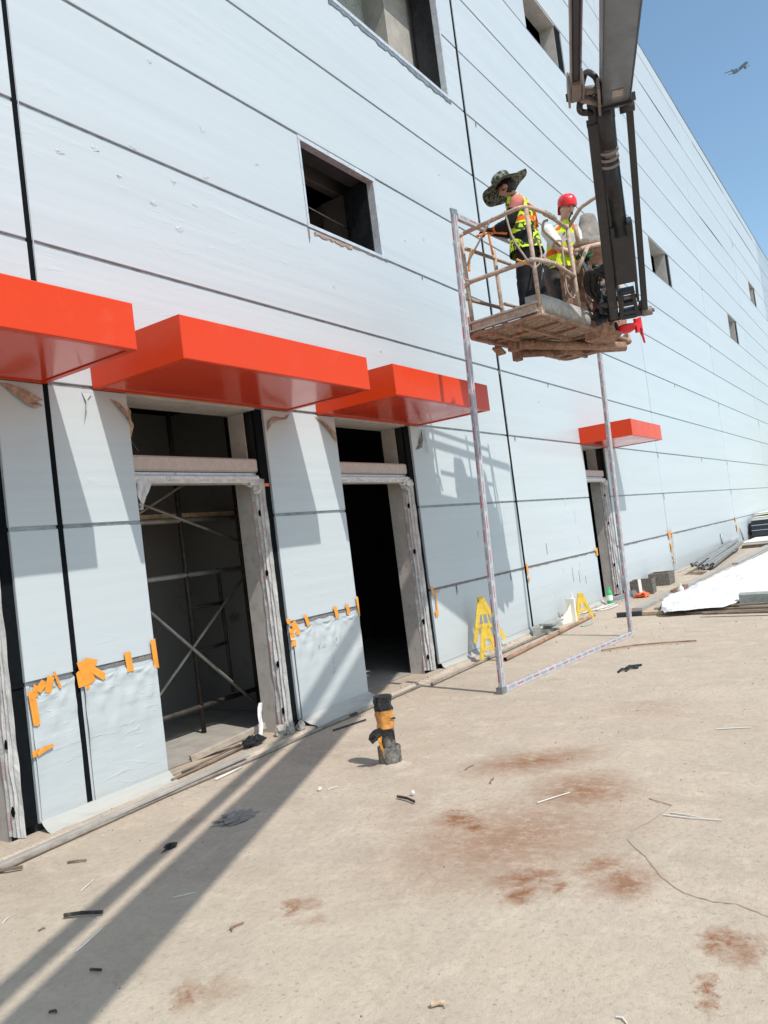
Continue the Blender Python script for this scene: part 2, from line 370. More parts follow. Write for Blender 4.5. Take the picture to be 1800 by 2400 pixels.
        if label: o['label'] = label
        return o

def parent_world(p):
    v = V((0, 0, 0))
    while p: v = v + V(p.location); p = p.parent
    return v
def tag(o, label, cat, group=None, kind=None):
    o['label'] = label; o['category'] = cat
    if group: o['group'] = group
    if kind: o['kind'] = kind
    return o
def thing(name, label, cat, loc, group=None):
    o = bpy.data.objects.new(name, None); COL.objects.link(o); o.location = loc; o.empty_display_size = .2
    return tag(o, label, cat, group)
def single(mb, name, mats, label, cat, base, group=None):
    """a thing that is one mesh; its origin is moved to base"""
    b = V(base); mb.v = [p - b for p in mb.v]
    o = mb.build(name, mats); o.location = b
    return tag(o, label, cat, group)
def struct(mb, name, mats):
    o = mb.build(name, mats); o['kind'] = 'structure'; return o

# ------------------------------------------------------------------ setting
g = MB()
xs = [-4000, -800, -150, -40, -10, 0, 4, 8, 14, 22, 40, 80, 260, 900, 4000]; ys = [-4000, -700, -150, -40, -12, -6, -3, 0, 6, 20, 60, 150, 700, 4000]
for i in range(len(xs) - 1):
    for j in range(len(ys) - 1):
        a, b, c, d = xs[i], xs[i + 1], ys[j], ys[j + 1]
        g.add([(a, c, 0), (b, c, 0), (b, d, 0), (a, d, 0)], [(0, 1, 2, 3)])
struct(g, 'ground', 'ground')
# cracked mortar edge in the slab
def ribbon(pts, wd, z, name, mat, taper=True, jit=.004):
    mb = MB(); P = [V((x, y, z)) for x, y in pts]; Q = []
    for i in range(len(P) - 1):
        for k in range(6): Q.append(P[i].lerp(P[i + 1], k / 6))
    Q.append(P[-1]); n = len(Q); L = []; Rr = []
    for i, p in enumerate(Q):
        d = (Q[min(i + 1, n - 1)] - Q[max(i - 1, 0)]).normalized(); s = V((-d.y, d.x, 0))
        w_ = wd * (.35 + .65 * math.sin(math.pi * i / (n - 1)) if taper else 1) * R.uniform(.55, 1.3)
        p = p + s * R.uniform(-jit, jit); L.append(p + s * w_ / 2); Rr.append(p - s * w_ / 2)
    mb.add(L + Rr, [(i, i + 1, n + i + 1, n + i) for i in range(n - 1)])
    o = struct(mb, name, mat); return o
MT['crack'] = simple('damp_crack', (.36, .295, .23), .9, 0, .3, 12, .3)
ribbon([(4.34, -3.56), (4.13, -3.53), (3.92, -3.46), (3.80, -3.47), (3.64, -3.60), (3.45, -3.72), (3.33, -3.84), (3.29, -3.96), (3.30, -4.04), (3.23, -4.17), (3.1, -4.4), (3.0, -4.8)], .006, .003, 'ground_crack', 'crack')

# base ledge along the facade and doorsteps
lg = MB()
def ledge(x0, x1, y0, h, slope=.05):
    lg.add([(x0, y0, 0), (x1, y0, 0), (x1, y0 + slope, h), (x0, y0 + slope, h), (x0, .05, h), (x1, .05, h), (x0, .05, 0), (x1, .05, 0)],
           [(0, 1, 2, 3), (3, 2, 5, 4), (0, 3, 4, 6), (1, 7, 5, 2)])
ledge(-6, 6.61, -.19, .035, .03); ledge(6.61, 8.14, -.15, .03, .04); ledge(8.14, 14.4, -.11, .03, .03); ledge(14.4, 58, -.10, .03, .03)
struct(lg, 'pavement_ledge', 'ground')
kb = MB()
kb.box((12.85, -1.10, 0), (21.0, -.93, .055)); kb.box((21.02, -1.25, 0), (32, -1.0, .06)); kb.box((12.9, -1.34, 0), (32, -1.27, .035))
struct(kb, 'kerb', 'concrete')

# ------------------------------------------------------------------ the building
BX = thing('industrial_building', 'long white metal-panel facade with dark openings and red canopies', 'building', (3.3, 0, 0))
ROWS = [.09] + [.97 + k for k in range(15)] + [15.40]
COLX = [-14.0, -5.5, 3.30, 10.97, 19.70, 28.90, 37.85, 47.0, 56.0, 64.0]
GAPX = {-14.0: .02, -5.5: .045, 3.30: .040, 10.97: .072}
OPEN = [(.95, 2.93, 0, 3), (3.98, 5.52, 0, 3), (6.62, 8.13, 0, 3), (14.28, 15.60, 0, 3),
        (6.57, 8.04, 5, 6), (5.2, 10.48, 8, 10), (14.35, 16.50, 11, 12), (21.95, 24.22, 8, 9), (33.7, 35.8, 8, 9), (41.5, 43.5, 11, 12)]
def opens(r): return sorted([o for o in OPEN if o[2] <= r < o[3]])
def segs(x0, x1, r):
    out = []; c = x0
    for o in opens(r):
        if o[1] <= x0 or o[0] >= x1: continue
        if o[0] > c: out.append((c, o[0], c != x0, True))
        c = max(c, o[1]); 
    if c < x1: out.append((c, x1, c != x0, False))
    return out
for r in range(len(ROWS) - 1):
    z0, z1 = ROWS[r], ROWS[r + 1]
    for c in range(len(COLX) - 1):
        for (a, b, oa, ob) in segs(COLX[c], COLX[c + 1], r):
            ga = 0 if oa else GAPX.get(COLX[c], .028) / 2; gb = 0 if ob else GAPX.get(COLX[c + 1], .028) / 2
            a2, b2 = a + ga, b - gb
            y = R.uniform(-.002, .002); ch = .004
            zb, zt = z0 + (.013 if r else 0), z1 - .013
            mb = MB()
            xm = [a2 + (b2 - a2) * k / 4 for k in range(5)]
            # slight crown so that the sheet is not dead flat
            top = [V((x, y - .0022 * math.sin(math.pi * k / 4) + R.uniform(-.0006, .0006), zt - ch)) for k, x in enumerate(xm)]
            bot = [V((x, y - .0022 * math.sin(math.pi * k / 4) + R.uniform(-.0006, .0006), zb + ch)) for k, x in enumerate(xm)]
            top[0].x += ch; bot[0].x += ch; top[-1].x -= ch; bot[-1].x -= ch
            back = [V((a2, y + ch, zb)), V((b2, y + ch, zb)), V((b2, y + ch, zt)), V((a2, y + ch, zt)), V((a2, .06, zb)), V((b2, .06, zb)), V((b2, .06, zt)), V((a2, .06, zt))]
            vs = top + bot + back
            fs = [(5 + k, 6 + k, 1 + k, k) for k in range(4)]
            fs += [tuple([10, 11] + [9, 8, 7, 6, 5]), tuple([12, 13] + [0, 1, 2, 3, 4]), (13, 10, 5, 0), (11, 12, 4, 9), (10, 14, 15, 11), (12, 16, 17, 13), (13, 17, 14, 10), (11, 15, 16, 12)]
            mb.add(vs, fs, 0)
            if r: mb.add([(a2, .012 + y, z0 - .02), (b2, .012 + y, z0 - .02), (b2, .012 + y, z0 + .02), (a2, .012 + y, z0 + .02)], [(0, 1, 2, 3)], 1)
            crk = COLX[c] >= 47 and z0 > 10.5 and c >= 7
            mb.build('panel', ['crinkle' if crk else 'panel', 'joint'], BX, label='crumpled silvery film-covered panel at the far corner' if crk else None)
# structural backing (0.06..0.34) with openings cut out
core = MB(); bx = sorted(set([COLX[0], COLX[-1]] + [o[0] for o in OPEN] + [o[1] for o in OPEN]))
for r in range(len(ROWS) - 1):
    for i in range(len(bx) - 1):
        a, b = bx[i], bx[i + 1]
        if any(o[0] <= a and b <= o[1] for o in opens(r)): continue
        core.box((a, .062, ROWS[r] if r else 0), (b, .34, ROWS[r + 1]))
core.build('backing_wall', 'core', BX)
for x_, g_ in GAPX.items():
    if x_ < -10: continue
    zs = 3.262 if x_ == 3.30 else .09
    m = MB(); m.box((x_ - g_ / 2 - .004, .004, ROWS[0] + .004), (x_ + g_ / 2 + .004, .061, ROWS[-1] - .004)); m.build('vertical_joint', 'black', BX)
    m = MB(); m.box((x_ + g_ / 2 + .002, -.006, 3.0), (x_ + g_ / 2 + .008, .004, ROWS[-1] - .01)); m.build('joint_trim', 'panel', BX)
for x_ in COLX[4:-1]:
    m = MB(); m.box((x_ - .015, .006, ROWS[0] + .004), (x_ + .015, .061, ROWS[-1] - .004)); m.build('vertical_joint', 'core', BX)
# the shell: far wall, ends, roof, floor slabs, room partitions
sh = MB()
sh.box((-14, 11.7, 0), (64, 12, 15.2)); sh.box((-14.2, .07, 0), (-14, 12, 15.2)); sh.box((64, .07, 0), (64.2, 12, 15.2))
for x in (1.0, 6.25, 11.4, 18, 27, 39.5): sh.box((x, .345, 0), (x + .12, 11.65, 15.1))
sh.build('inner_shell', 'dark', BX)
rf = MB(); rf.box((-14.25, -.012, 15.405), (64.25, 12.05, 15.46)); rf.build('roof_coping', 'joint', BX)
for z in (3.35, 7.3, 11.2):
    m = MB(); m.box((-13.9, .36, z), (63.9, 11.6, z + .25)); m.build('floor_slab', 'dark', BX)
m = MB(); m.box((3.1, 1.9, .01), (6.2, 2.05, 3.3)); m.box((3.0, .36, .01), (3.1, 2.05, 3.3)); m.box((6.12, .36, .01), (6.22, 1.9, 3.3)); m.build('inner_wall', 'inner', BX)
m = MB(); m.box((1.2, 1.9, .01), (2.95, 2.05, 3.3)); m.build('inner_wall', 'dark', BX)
m = MB(); m.box((3.1, .34, .006), (6.12, 1.9, .012)); m.box((6.4, .34, .006), (11.3, 7, .012)); m.build('inner_floor', 'concrete', BX)

# reveals, black insulation strips and frames of the openings
def opening(o, door=False, steel=False):
    x0, x1 = o[0], o[1]; z0, z1 = ROWS[o[2]], ROWS[o[3]]
    if door: z0 = 0
    strip = 0 if steel else .105 if door else .34
    if strip:
        m = MB(); m.box((x1 - strip, .028, z0 + (.09 if door else 0)), (x1, .06, z1 - .002))
        if door:
            for z in ROWS[1:o[3]]: m.box((x1 - strip, .016, z - .012), (x1, .028, z + .012))
        m.build('insulation_gap', 'black', BX)
        m = MB(); m.box((x1 - strip - .012, .155 if door else .03, z0), (x1 - strip - .002, .345, z1 - .03)); m.build('side_reveal', 'render', BX)
        m = MB(); m.box((x0 + .002, .07, z0), (x0 + .012, .345, z1 - .03)); m.build('side_reveal', 'render', BX)
        m = MB(); m.box((x0, .012, z1 - .028), (x1 - strip, .345, z1 - .004)); m.build('top_reveal', 'render', BX)
        if not door:
            m = MB(); m.box((x0, .0, z0 - .002), (x1, .3, z0 + .012)); m.build('sill', 'joint', BX)
    else:
        t = .05
        fr = MB(); fr.box((x0 + .004, -.006, z1 - t), (x1 - .004, .09, z1 - .004)); fr.box((x0 + .004, -.006, z0 + .004), (x1 - .004, .09, z0 + t * .8))
        fr.box((x0 + .004, -.004, z0 + t * .8 + .002), (x0 + t * .7, .09, z1 - t - .002)); fr.box((x1 - t, -.004, z0 + t * .8 + .002), (x1 - .004, .09, z1 - t - .002))
        fo = fr.build('window_frame', 'galv', BX)
        m = MB(); m.box((x1 - t - .012, .095, z0 + .02), (x1 - t, .40, z1 - .02)); m.build('side_reveal', 'rod', BX)
for i, o in enumerate(OPEN): opening(o, i < 4, i in (4, 5))
# torn film and rust stain under the first window
def ragged(p, q, wd, amp, n, y, name, mat, parent=BX, depth=.003):
    p = V(p); q = V(q); d = (q - p); nrm = V((-d.z, 0, d.x)).normalized()
    up = [p + d * (k / n) + nrm * wd * (.2 + R.random() * .25) for k in range(n + 1)]
    dn = [p + d * (k / n) - nrm * wd * (.2 + amp * R.random()) for k in range(n + 1)]
    m = MB(); pl = [V((a.x, y, a.z)) for a in up] + [V((a.x, y, a.z)) for a in dn]; N = n + 1
    pl2 = [a - V((0, depth, 0)) for a in pl]
    m.add(pl + pl2, [(i, i + 1, N + i + 1, N + i) for i in range(n)] + [(2 * N + i, 2 * N + i + 1, 3 * N + i + 1, 3 * N + i) for i in range(n)] +
          [(i, i + 1, 2 * N + i + 1, 2 * N + i) for i in range(n)] + [(N + i, N + i + 1, 3 * N + i + 1, 3 * N + i) for i in range(n)])
    return m.build(name, mat, parent)
MT['tear'] = simple('torn_film_edge', (.20, .17, .165), .7, 0, .4, 30, .4)
MT['tear_red'] = simple('rusty_torn_edge', (.36, .25, .20), .8, 0, .5, 30, .4)
ragged((6.66, 0, 4.93), (7.35, 0, 4.945), .03, 1.1, 16, -.009, 'torn_film', 'tear_red')
ragged((7.35, 0, 4.955), (8.1, 0, 4.96), .012, 1.2, 16, -.006, 'torn_film', 'tear')
ragged((7.5, 0, 7.925), (10.5, 0, 7.925), .05, .9, 40, -.008, 'torn_film', 'joint')
# silver strip on the big window sill
m = MB(); m.box((5.2, -.012, 7.955), (10.46, .02, 7.985)); m.build('sill', 'galv', BX)

# interior seen through the upper windows
m = MB(); m.box((9.75, .50, 7.6), (10.62, .95, 11.1)); m.build('concrete_column', 'concrete', BX)
m = MB(); m.box((8.9, .85, 7.6), (9.74, .9, 11.1)); m.build('inner_wall', 'block', BX)
m = MB(); m.box((5.3, .80, 7.6), (8.88, .84, 11.1)); m.build('inner_wall', 'beige', BX)
MT['steel_in'] = simple('primed_brown_steel', (.20, .16, .15), .7, 0, .2, 6, .3)
m = MB(); m.box((8.25, .62, 3.7), (8.6, .72, 6.05)); m.box((8.25, .72, 3.7), (8.27, .98, 6.05)); m.build('steel_column', 'steel_in', BX)
m = MB(); m.bar((6.4, .75, 6.22), (9.2, .75, 6.22), .12, .28); m.build('steel_beam', 'steel_in', BX)
m = MB(); m.bar((8.4, .9, 5.95), (8.4, 5.5, 5.95), .14, .26); m.build('steel_beam', 'steel_in', BX)
m = MB(); m.tube([(6.4, .5, 5.62), (8.3, .5, 5.52)], .008); m.build('cable', 'channel', BX)

# doors: transom beam, film-wrapped head and jamb
def text_strokes(strokes, org, sx, sz, y, mat, name, wd=.0035):
    m = MB()
    for st in strokes:
        for k in range(len(st) - 1):
            a = V((org[0] + st[k][0] * sx, y, org[1] + st[k][1] * sz)); b = V((org[0] + st[k + 1][0] * sx, y, org[1] + st[k + 1][1] * sz))
            m.bar(a, b, wd, .001, up=(0, 1, 0))
    return m.build(name, mat, BX)
def crumple(cx, cy, cz, rx, ry, rz, mat, name, seed, parent, n=12, amp=.35, fr=2.2):
    m = MB(); rings = []
    for i in range(n // 2 + 1):
        th = math.pi * i / (n // 2); ring = []
        for k in range(n):
            ph = 2 * math.pi * k / n; d = V((math.sin(th) * math.cos(ph), math.sin(th) * math.sin(ph), math.cos(th)))
            f = 1 + amp * noise.noise(d * fr + V((seed, seed * 1.7, 0))) * 1.8
            ring.append(V((cx + d.x * rx * f, cy + d.y * ry * f, cz + d.z * rz * f)))
        rings.append(ring)
    m.loft(rings, smooth=False); return m.build(name, mat, parent) if name else m
def door(o, seed):
    x0, x1 = o[0], o[1] - .105; rr = random.Random(seed)
    m = MB(); m.bar((x0, .17, 2.435), (x1 - .01, .17, 2.435), .24, .125, chamfer=.12); m.build('transom_beam', 'beam', BX)
    m = MB(); m.box((x0, .075, 2.345), (x1 - .012, .20, 2.366)); m.build('steel_lintel', 'galv', BX)
    # wrapped head
    m = MB(); m.bar((x0, .09, 2.305), (x1 - .04, .09, 2.305), .15, .07, chamfer=.2); m.build('wrapped_head', 'jamb_film', BX)
    # wrapped jamb: a stepped profile swept up with small wrinkles
    prof = [(.0, -.004), (-.012, .03), (-.004, .034), (-.02, .06), (-.008, .066), (-.022, .10), (-.010, .106), (-.02, .15), (0, .155)]
    m = MB(); nz = 40; rings = []
    for k in range(nz + 1):
        z = .04 + (2.30 - .04) * k / nz
        rings.append([V((x1 + px + .010 * noise.noise(V((py * 30, z * 5, seed))), py + .008 * noise.noise(V((py * 25 + 9, z * 6, seed))), z)) for px, py in prof])
    n = len(prof); vs = [p for r_ in rings for p in r_]
    fs = []; uv = []
    for i in range(nz):
        for k in range(n - 1):
            fs.append((i * n + k, i * n + k + 1, (i + 1) * n + k + 1, (i + 1) * n + k))
            z0, z1 = rings[i][0].z, rings[i + 1][0].z; uv.append([(z0, k * .02), (z0, k * .02 + .02), (z1, k * .02 + .02), (z1, k * .02)])
    m.add(vs, fs, 0, uv, False)
    jm = m.build('wrapped_jamb', 'jamb_film', BX)
    for z in (2.0, 1.45, .62, .2):
        q = MB(); pts = [V((x1 - .026, .075 + .016 * math.cos(a) + rr.uniform(-.004, .004), z + .032 * math.sin(a) + rr.uniform(-.006, .006))) for a in [2 * math.pi * k / 8 for k in range(8)]]
        q.prism(pts, (.006, 0, 0)); q.build('film_hole', 'black', jm)
    # crumpled film at the corner
    crumple(x1 - .045, .05, 2.25, .05, .07, .06, 'jamb_film', 'crumpled_film', seed, BX, 14, .5, 3)
    crumple(x1 - .10, .06, 2.275, .09, .05, .035, 'jamb_film', 'crumpled_film', seed + 3, BX, 14, .5, 3)
for i, o in enumerate(OPEN[:4]): door(o, i * 7 + 1)
# drooping film at the left end of the second doorway head and writing on the wrapped heads
m = MB(); rings = []
for k in range(9):
    t = k / 8; rings.append([V((4.0 + .14 * (1 - t) * j / 5 + .01 * math.sin(j * 2 + k), .008 + .02 * math.sin(j * 2.1 + k * .6), 2.335 - .27 * t - .05 * (j / 5) * (1 - t))) for j in range(6)])
m.loft(rings, closed=False); m.build('hanging_film', 'jamb_film', BX)
two = [(0, .8), (.2, 1), (.5, .95), (.5, .65), (0, 0), (.6, 0)]
text_strokes([[(0, 1), (-.02, 0)], [(x + .35, y) for x, y in two]], (4.29, 2.287), .05, .035, .0135, 'graphite', 'handwriting')
text_strokes([[(0, 1), (.6, 1), (.2, 0)], [(x + 1, y) for x, y in two]], (6.9, 2.287), .04, .03, .0135, 'graphite', 'handwriting')
# scribbles on the film of the second pier
sc = []
for k in range(7):
    bx_ = k * .9 + R.uniform(-.1, .1)
    for _ in range(4):
        p = (bx_ + R.random() * .7, R.random()); sc.append([p, (p[0] + R.uniform(-.4, .4), p[1] + R.uniform(-.5, .5)), (p[0] + R.uniform(-.3, .5), p[1] + R.uniform(-.4, .2))])
text_strokes(sc, (5.86, .66), .055, .055, -.0135, 'graphite', 'handwriting', .002)
sc = [[(R.uniform(0, .3), -k * .8), (R.uniform(0, .4), -k * .8 - .5), (R.uniform(.2, .6), -k * .8 - .2)] for k in range(5)]
text_strokes(sc, (6.08, .60), .055, .055, -.0135, 'graphite', 'handwriting', .002)
# bent sheathing hanging in the upper opening of the second doorway
m = MB(); rings = []
for k in range(8):
    t = k / 7; rings.append([V((4.0 + .10 * j / 4 + .012 * math.sin(k * 2 + j), .14 + .03 * math.sin(t * 3 + j * .7), 2.93 - .27 * t - (.02 if k == 7 else 0) * (j % 2))) for j in range(5)])
m.loft(rings, closed=False); m.build('hanging_cardboard', 'wood', BX)
m = MB(); m.tube([(4.12, .3, 2.90), (4.2, .32, 2.72), (4.33, .35, 2.58)], .004, 5); m.tube([(4.1, .3, 2.68), (4.2, .4, 2.62), (4.45, .6, 2.6)], .004, 5); m.build('cable', 'channel', BX)
m = MB(); m.box((5.36, -.008, 2.235), (5.47, .004, 2.262)); m.build('red_tape', 'orange_bag', BX)

# canopies
CAN = [(1.12, 3.30, 'long red box canopy over the leftmost doorway, cut by the picture edge'), (3.68, 5.88, 'red box canopy over the doorway with scaffolding'), (6.32, 8.35, 'red box canopy over the pitch black doorway'), (14.18, 16.27, 'small far red box canopy with pale underside')]
for x0, x1, lb in CAN:
    z0, z1, y0 = 2.96, 3.26, -.97; c = .006
    m = MB(); P = lambda x, y, z: V((x, y, z))
    lip = .045
    # outer box with chamfered long edges and a recessed soffit
    m.add([P(x0, y0 + c, z0), P(x1, y0 + c, z0), P(x1, y0 + c, z1), P(x0, y0 + c, z1), P(x0 + c, y0, z0 + c), P(x1 - c, y0, z0 + c), P(x1 - c, y0, z1 - c), P(x0 + c, y0, z1 - c),
           P(x0, -.004, z0), P(x1, -.004, z0), P(x1, -.004, z1), P(x0, -.004, z1),
           P(x0 + lip, y0 + lip, z0), P(x1 - lip, y0 + lip, z0), P(x1 - lip, -.03, z0), P(x0 + lip, -.03, z0),
           P(x0 + lip, y0 + lip, z0 + .02), P(x1 - lip, y0 + lip, z0 + .02), P(x1 - lip, -.03, z0 + .02), P(x0 + lip, -.03, z0 + .02)],
          [(4, 5, 6, 7), (0, 1, 5, 4), (3, 7, 6, 2), (0, 4, 7, 3), (1, 2, 6, 5), (0, 3, 11, 8), (1, 9, 10, 2), (3, 2, 10, 11),
           (0, 12, 13, 1), (1, 13, 14, 9), (9, 14, 15, 8), (8, 15, 12, 0), (12, 16, 17, 13), (13, 17, 18, 14), (14, 18, 19, 15), (15, 19, 16, 12)])
    co = m.build('canopy', 'canopy', BX, label=lb)
    s = MB(); s.box((x0 + lip + .006, y0 + lip + .006, z0 + .008), (x1 - lip - .006, -.036, z0 + .018)); s.build('soffit', 'soffit', co)

# plinths under the piers (film dragged out over the base) and loose film sheets
def plinth(x0, x1, out, ztop, seed, mat='plinth'):
    m = MB(); n = max(6, int((x1 - x0) * 9)); rings = []
    for k in range(n + 1):
        x = x0 + (x1 - x0) * k / n; f = noise.noise(V((x * 4, seed, 0))); f2 = noise.noise(V((x * 9, seed + 5, 0)))
        o = out * (1 + .35 * f + .12 * f2)
        rings.append([V((x, .02, ztop + .004)), V((x, -.010, ztop + .004)), V((x, -.014 - o * .2, ztop - .022 + .006 * f2)), V((x, -.02 - o * .55, ztop * .5 + .03 * f)), V((x, -.02 - o, .034 + .012 * abs(f2))), V((x, -.02 - o, -.01))])
    m.loft(rings, closed=False, smooth=False); return m.build('plinth_film', mat, BX)
plinth(2.93, 3.98, .08, .10, 1); plinth(5.52, 6.62, .16, .10, 2); plinth(8.15, 10.95, .035, .085, 3); plinth(10.98, 14.27, .035, .085, 4); plinth(15.6, 19.7, .03, .085, 5); plinth(19.72, 37, .03, .085, 6)
m = MB(); m.box((-6, -.05, 0), (.95, .03, .09)); m.build('plinth_film', 'plinth', BX)
def sheet(x0, x1, z0, z1, seed, pin, dy=.005, amp=.012):
    m = MB(); nx = int((x1 - x0) * 45); nz = 45; rings = []
    for j in range(nz + 1):
        t = j / nz; row = []
        for i in range(nx + 1):
            u = i / nx; x = x0 + (x1 - x0) * u
            sag = 0
            k = (u * pin) % 1.0
            if t > .9: sag = .035 * math.sin(math.pi * k) * (t - .9) / .1
            z = z0 + (z1 - z0) * t - sag * R.uniform(.95, 1.05)
            # folds radiate from the tape points and die out downwards
            fold = 0
            for q in range(pin + 1):
                dx = u - q / pin; r_ = math.hypot(dx * (x1 - x0), (1 - t) * (z1 - z0)) + .04; an = math.atan2(dx * (x1 - x0), (1 - t) * (z1 - z0) + .02)
                fold += 1.3 * math.exp(-r_ * 3.2) * math.sin(an * 13 + q * 2 + seed)
            side = math.exp(-u * 14) + .4 * math.exp(-(1 - u) * 20)
            y = -dy - amp * (.5 + .5 * fold) * min(1, 1.5 * abs(fold) + .15) - .007 * side * (.5 + noise.noise(V((x * 14, z * 4, seed)))) - .0022 * (1 + noise.noise(V((x * 3, z * 5, seed))))
            row.append(V((x, y, z)))
        rings.append(row)
    m.loft(rings, closed=False, smooth=True); return m.build('film_sheet', 'film', BX)
sheet(2.94, 3.27, .09, .955, 1, 1); sheet(3.335, 3.97, .09, .945, 2, 2); sheet(5.54, 6.61, .09, .94, 5, 3, .006, .014)
# brown seam above the loose film
ragged((2.95, 0, .962), (3.27, 0, .962), .010, .8, 8, -.004, 'torn_film', 'tear')
ragged((3.34, 0, .968), (3.97, 0, .972), .022, .8, 14, -.004, 'torn_film', 'tear')
ragged((5.56, 0, .965), (6.6, 0, .968), .020, .8, 18, -.004, 'torn_film', 'tear')
ragged((8.15, 0, .968), (10.93, 0, .968), .012, 1.3, 40, -.004, 'torn_film', 'tear')
ragged((11.02, 0, .968), (14.26, 0, .968), .014, 1.2, 40, -.004, 'torn_film', 'tear')
ragged((15.6, 0, .968), (19.6, 0, .968), .016, 1.4, 44, -.004, 'torn_film', 'tear')
ragged((19.8, 0, .968), (28.8, 0, .968), .016, 1.4, 60, -.004, 'torn_film', 'tear')
# torn flaps just under the canopies
def flap(pts, y=-.008, mat='tear', curl=.03):
    m = MB(); c = sum((V((p[0], 0, p[1])) for p in pts), V()) / len(pts)
    m.prism([V((p[0], y - curl * ((i * 37) % 5) / 5, p[1])) for i, p in enumerate(pts)], (0, .002, 0)); return m.build('torn_flap', mat, BX)
flap([(2.96, 2.93), (3.05, 2.86), (3.13, 2.80), (3.20, 2.78), (3.25, 2.80), (3.21, 2.83), (3.26, 2.84), (3.12, 2.90), (3.02, 2.93)], mat='tear_red')
flap([(3.58, 2.93), (3.60, 2.86), (3.585, 2.78), (3.57, 2.70), (3.60, 2.80), (3.63, 2.88), (3.66, 2.93)], mat='film')
flap([(3.82, 2.90), (3.87, 2.85), (3.95, 2.76), (3.975, 2.70), (3.965, 2.80), (3.90, 2.88)], mat='tear_red')
flap([(5.53, 2.74), (5.60, 2.82), (5.70, 2.86), (5.83, 2.88), (5.88, 2.94), (5.80, 2.89), (5.66, 2.89), (5.56, 2.84)], mat='tear_red')
flap([(6.28, 2.94), (6.36, 2.88), (6.47, 2.80), (6.60, 2.68), (6.58, 2.78), (6.44, 2.89)], mat='tear_red')
flap([(8.20, 2.66), (8.28, 2.70), (8.36, 2.80), (8.38, 2.93), (8.34, 2.84), (8.28, 2.76), (8.33, 2.69), (8.26, 2.70)], mat='tear')
flap([(8.46, 2.92), (8.47, 2.64), (8.455, 2.62), (8.45, 2.92)], mat='tear')
flap([(3.31, 6.06), (3.36, 6.0), (3.42, 5.98), (3.46, 5.93), (3.40, 5.93), (3.33, 5.92)], -.006, 'tear', .02)
for (x, z, h) in ((6.55, 4.93, -.14), (8.9, 4.95, -.05), (11.3, 7.93, -.07), (12.9, 3.95, -.06), (19.72, 2.93, -.12), (28.92, 2.93, -.12), (28.92, 1.93, -.14), (19.74, 1.95, -.16), (28.93, 4.93, -.12), (10.93, 3.95, -.06), (11.2, 2.95, -.06), (28.9, 8.96, -.1), (28.9, 6.96, -.1), (24.8, 2.95, -.12), (38, 4.9, -.3), (37.9, 12.9, -.3), (16.5, 5.95, -.08), (22.6, 4.95, -.1), (10.4, .93, -.10), (8.75, .95, -.12)):
    flap([(x, z + .02), (x + .03, z + .015), (x + .02, z + h * .6), (x + .006, z + h)], -.006, 'tear', .01)
# open lap gaps high up on the facade
for (x0, x1, z) in ((23.6, 28.6, 13.97), (38.5, 45.5, 14.97), (31.2, 37.5, 14.97), (38.2, 46.6, 13.97), (30.6, 35.0, 11.97)):
    m = MB(); n = 10; pts = [V((x0 + (x1 - x0) * k / n, -.006, z)) for k in range(n + 1)]
    pl = [p + V((0, 0, .008 + .028 * math.sin(math.pi * k / n))) for k, p in enumerate(pts)] + [p - V((0, 0, .012)) for p in reversed(pts)]
    m.prism(pl, (0, .004, 0)); m.build('open_seam', 'black', BX)

# orange tape
def tape(x, z, wd, h, rot=0, y=-.022):
    m = MB(); c, s_ = math.cos(rot), math.sin(rot)
    loc = [(-wd / 2, -h / 2 + R.uniform(-.01, .01)), (0, -h / 2 + R.uniform(-.012, .012)), (wd / 2, -h / 2 + R.uniform(-.01, .01)), (wd / 2, h / 2 + R.uniform(-.01, .01)), (0, h / 2 + R.uniform(-.008, .008)), (-wd / 2, h / 2 + R.uniform(-.01, .01))]
    m.prism([V((x + a * c - b * s_, y + R.uniform(-.004, .004), z + a * s_ + b * c)) for a, b in loc], (0, .0012, 0)); return m.build('tape_strip', 'tape', BX)
for a in ((3.955, .98, .045, .21, .05), (3.72, .965, .055, .15, .08), (3.36, .97, .09, .16, .3), (3.40, .99, .07, .13, -.5), (3.32, .93, .07, .10, .1), (3.44, .95, .05, .15, .9), (3.37, .91, .05, .12, -.2),
          (3.08, .94, .05, .11, -.3), (3.14, .96, .02, .11, .3), (3.02, .94, .05, .07, -.8), (2.99, .93, .06, .05, -.3), (2.955, .82, .05, .22, .08), (2.965, .90, .05, .05, .2), (3.0, .54, .12, .03, .2, -.03), (2.94, .535, .05, .04, 0, -.02),
          (5.50, .99, .05, .05, 0), (5.58, .93, .07, .10, .5), (5.53, .90, .07, .05, .1), (5.53, .85, .06, .05, -.1), (5.60, .90, .05, .09, .3), (5.53, .78, .07, .05, 0), (5.76, .96, .045, .12, .3), (6.22, .975, .05, .11, .12), (6.42, .98, .045, .10, .1), (6.60, .98, .03, .20, .02),
          (8.135, .96, .05, .12, 0), (8.20, .80, .025, .26, -.08), (8.26, .93, .10, .022, .1), (8.18, .685, .07, .07, 0), (11.0, .96, .07, .16, 0), (11.02, .80, .05, .06, 0), (14.24, .96, .08, .14, 0), (14.18, 1.0, .10, .03, 0), (15.85, 1.16, .04, .12, 0),
          (19.70, .95, .20, .16, .2), (19.62, .99, .03, .28, 0), (19.85, .97, .05, .20, -.3), (19.95, 1.0, .03, .25, 0), (19.74, .70, .13, .10, 0), (19.75, .60, .16, .09, .3), (19.78, .42, .10, .06, 0), (19.80, .30, .08, .05, 0), (28.9, .95, .20, .16, 0), (28.93, .72, .16, .12, .3), (28.95, .60, .18, .12, 0)): tape(*a)
m = MB(); m.box((5.50, -.024, .815), (5.575, -.022, .832)); m.build('white_tape', 'white', BX)
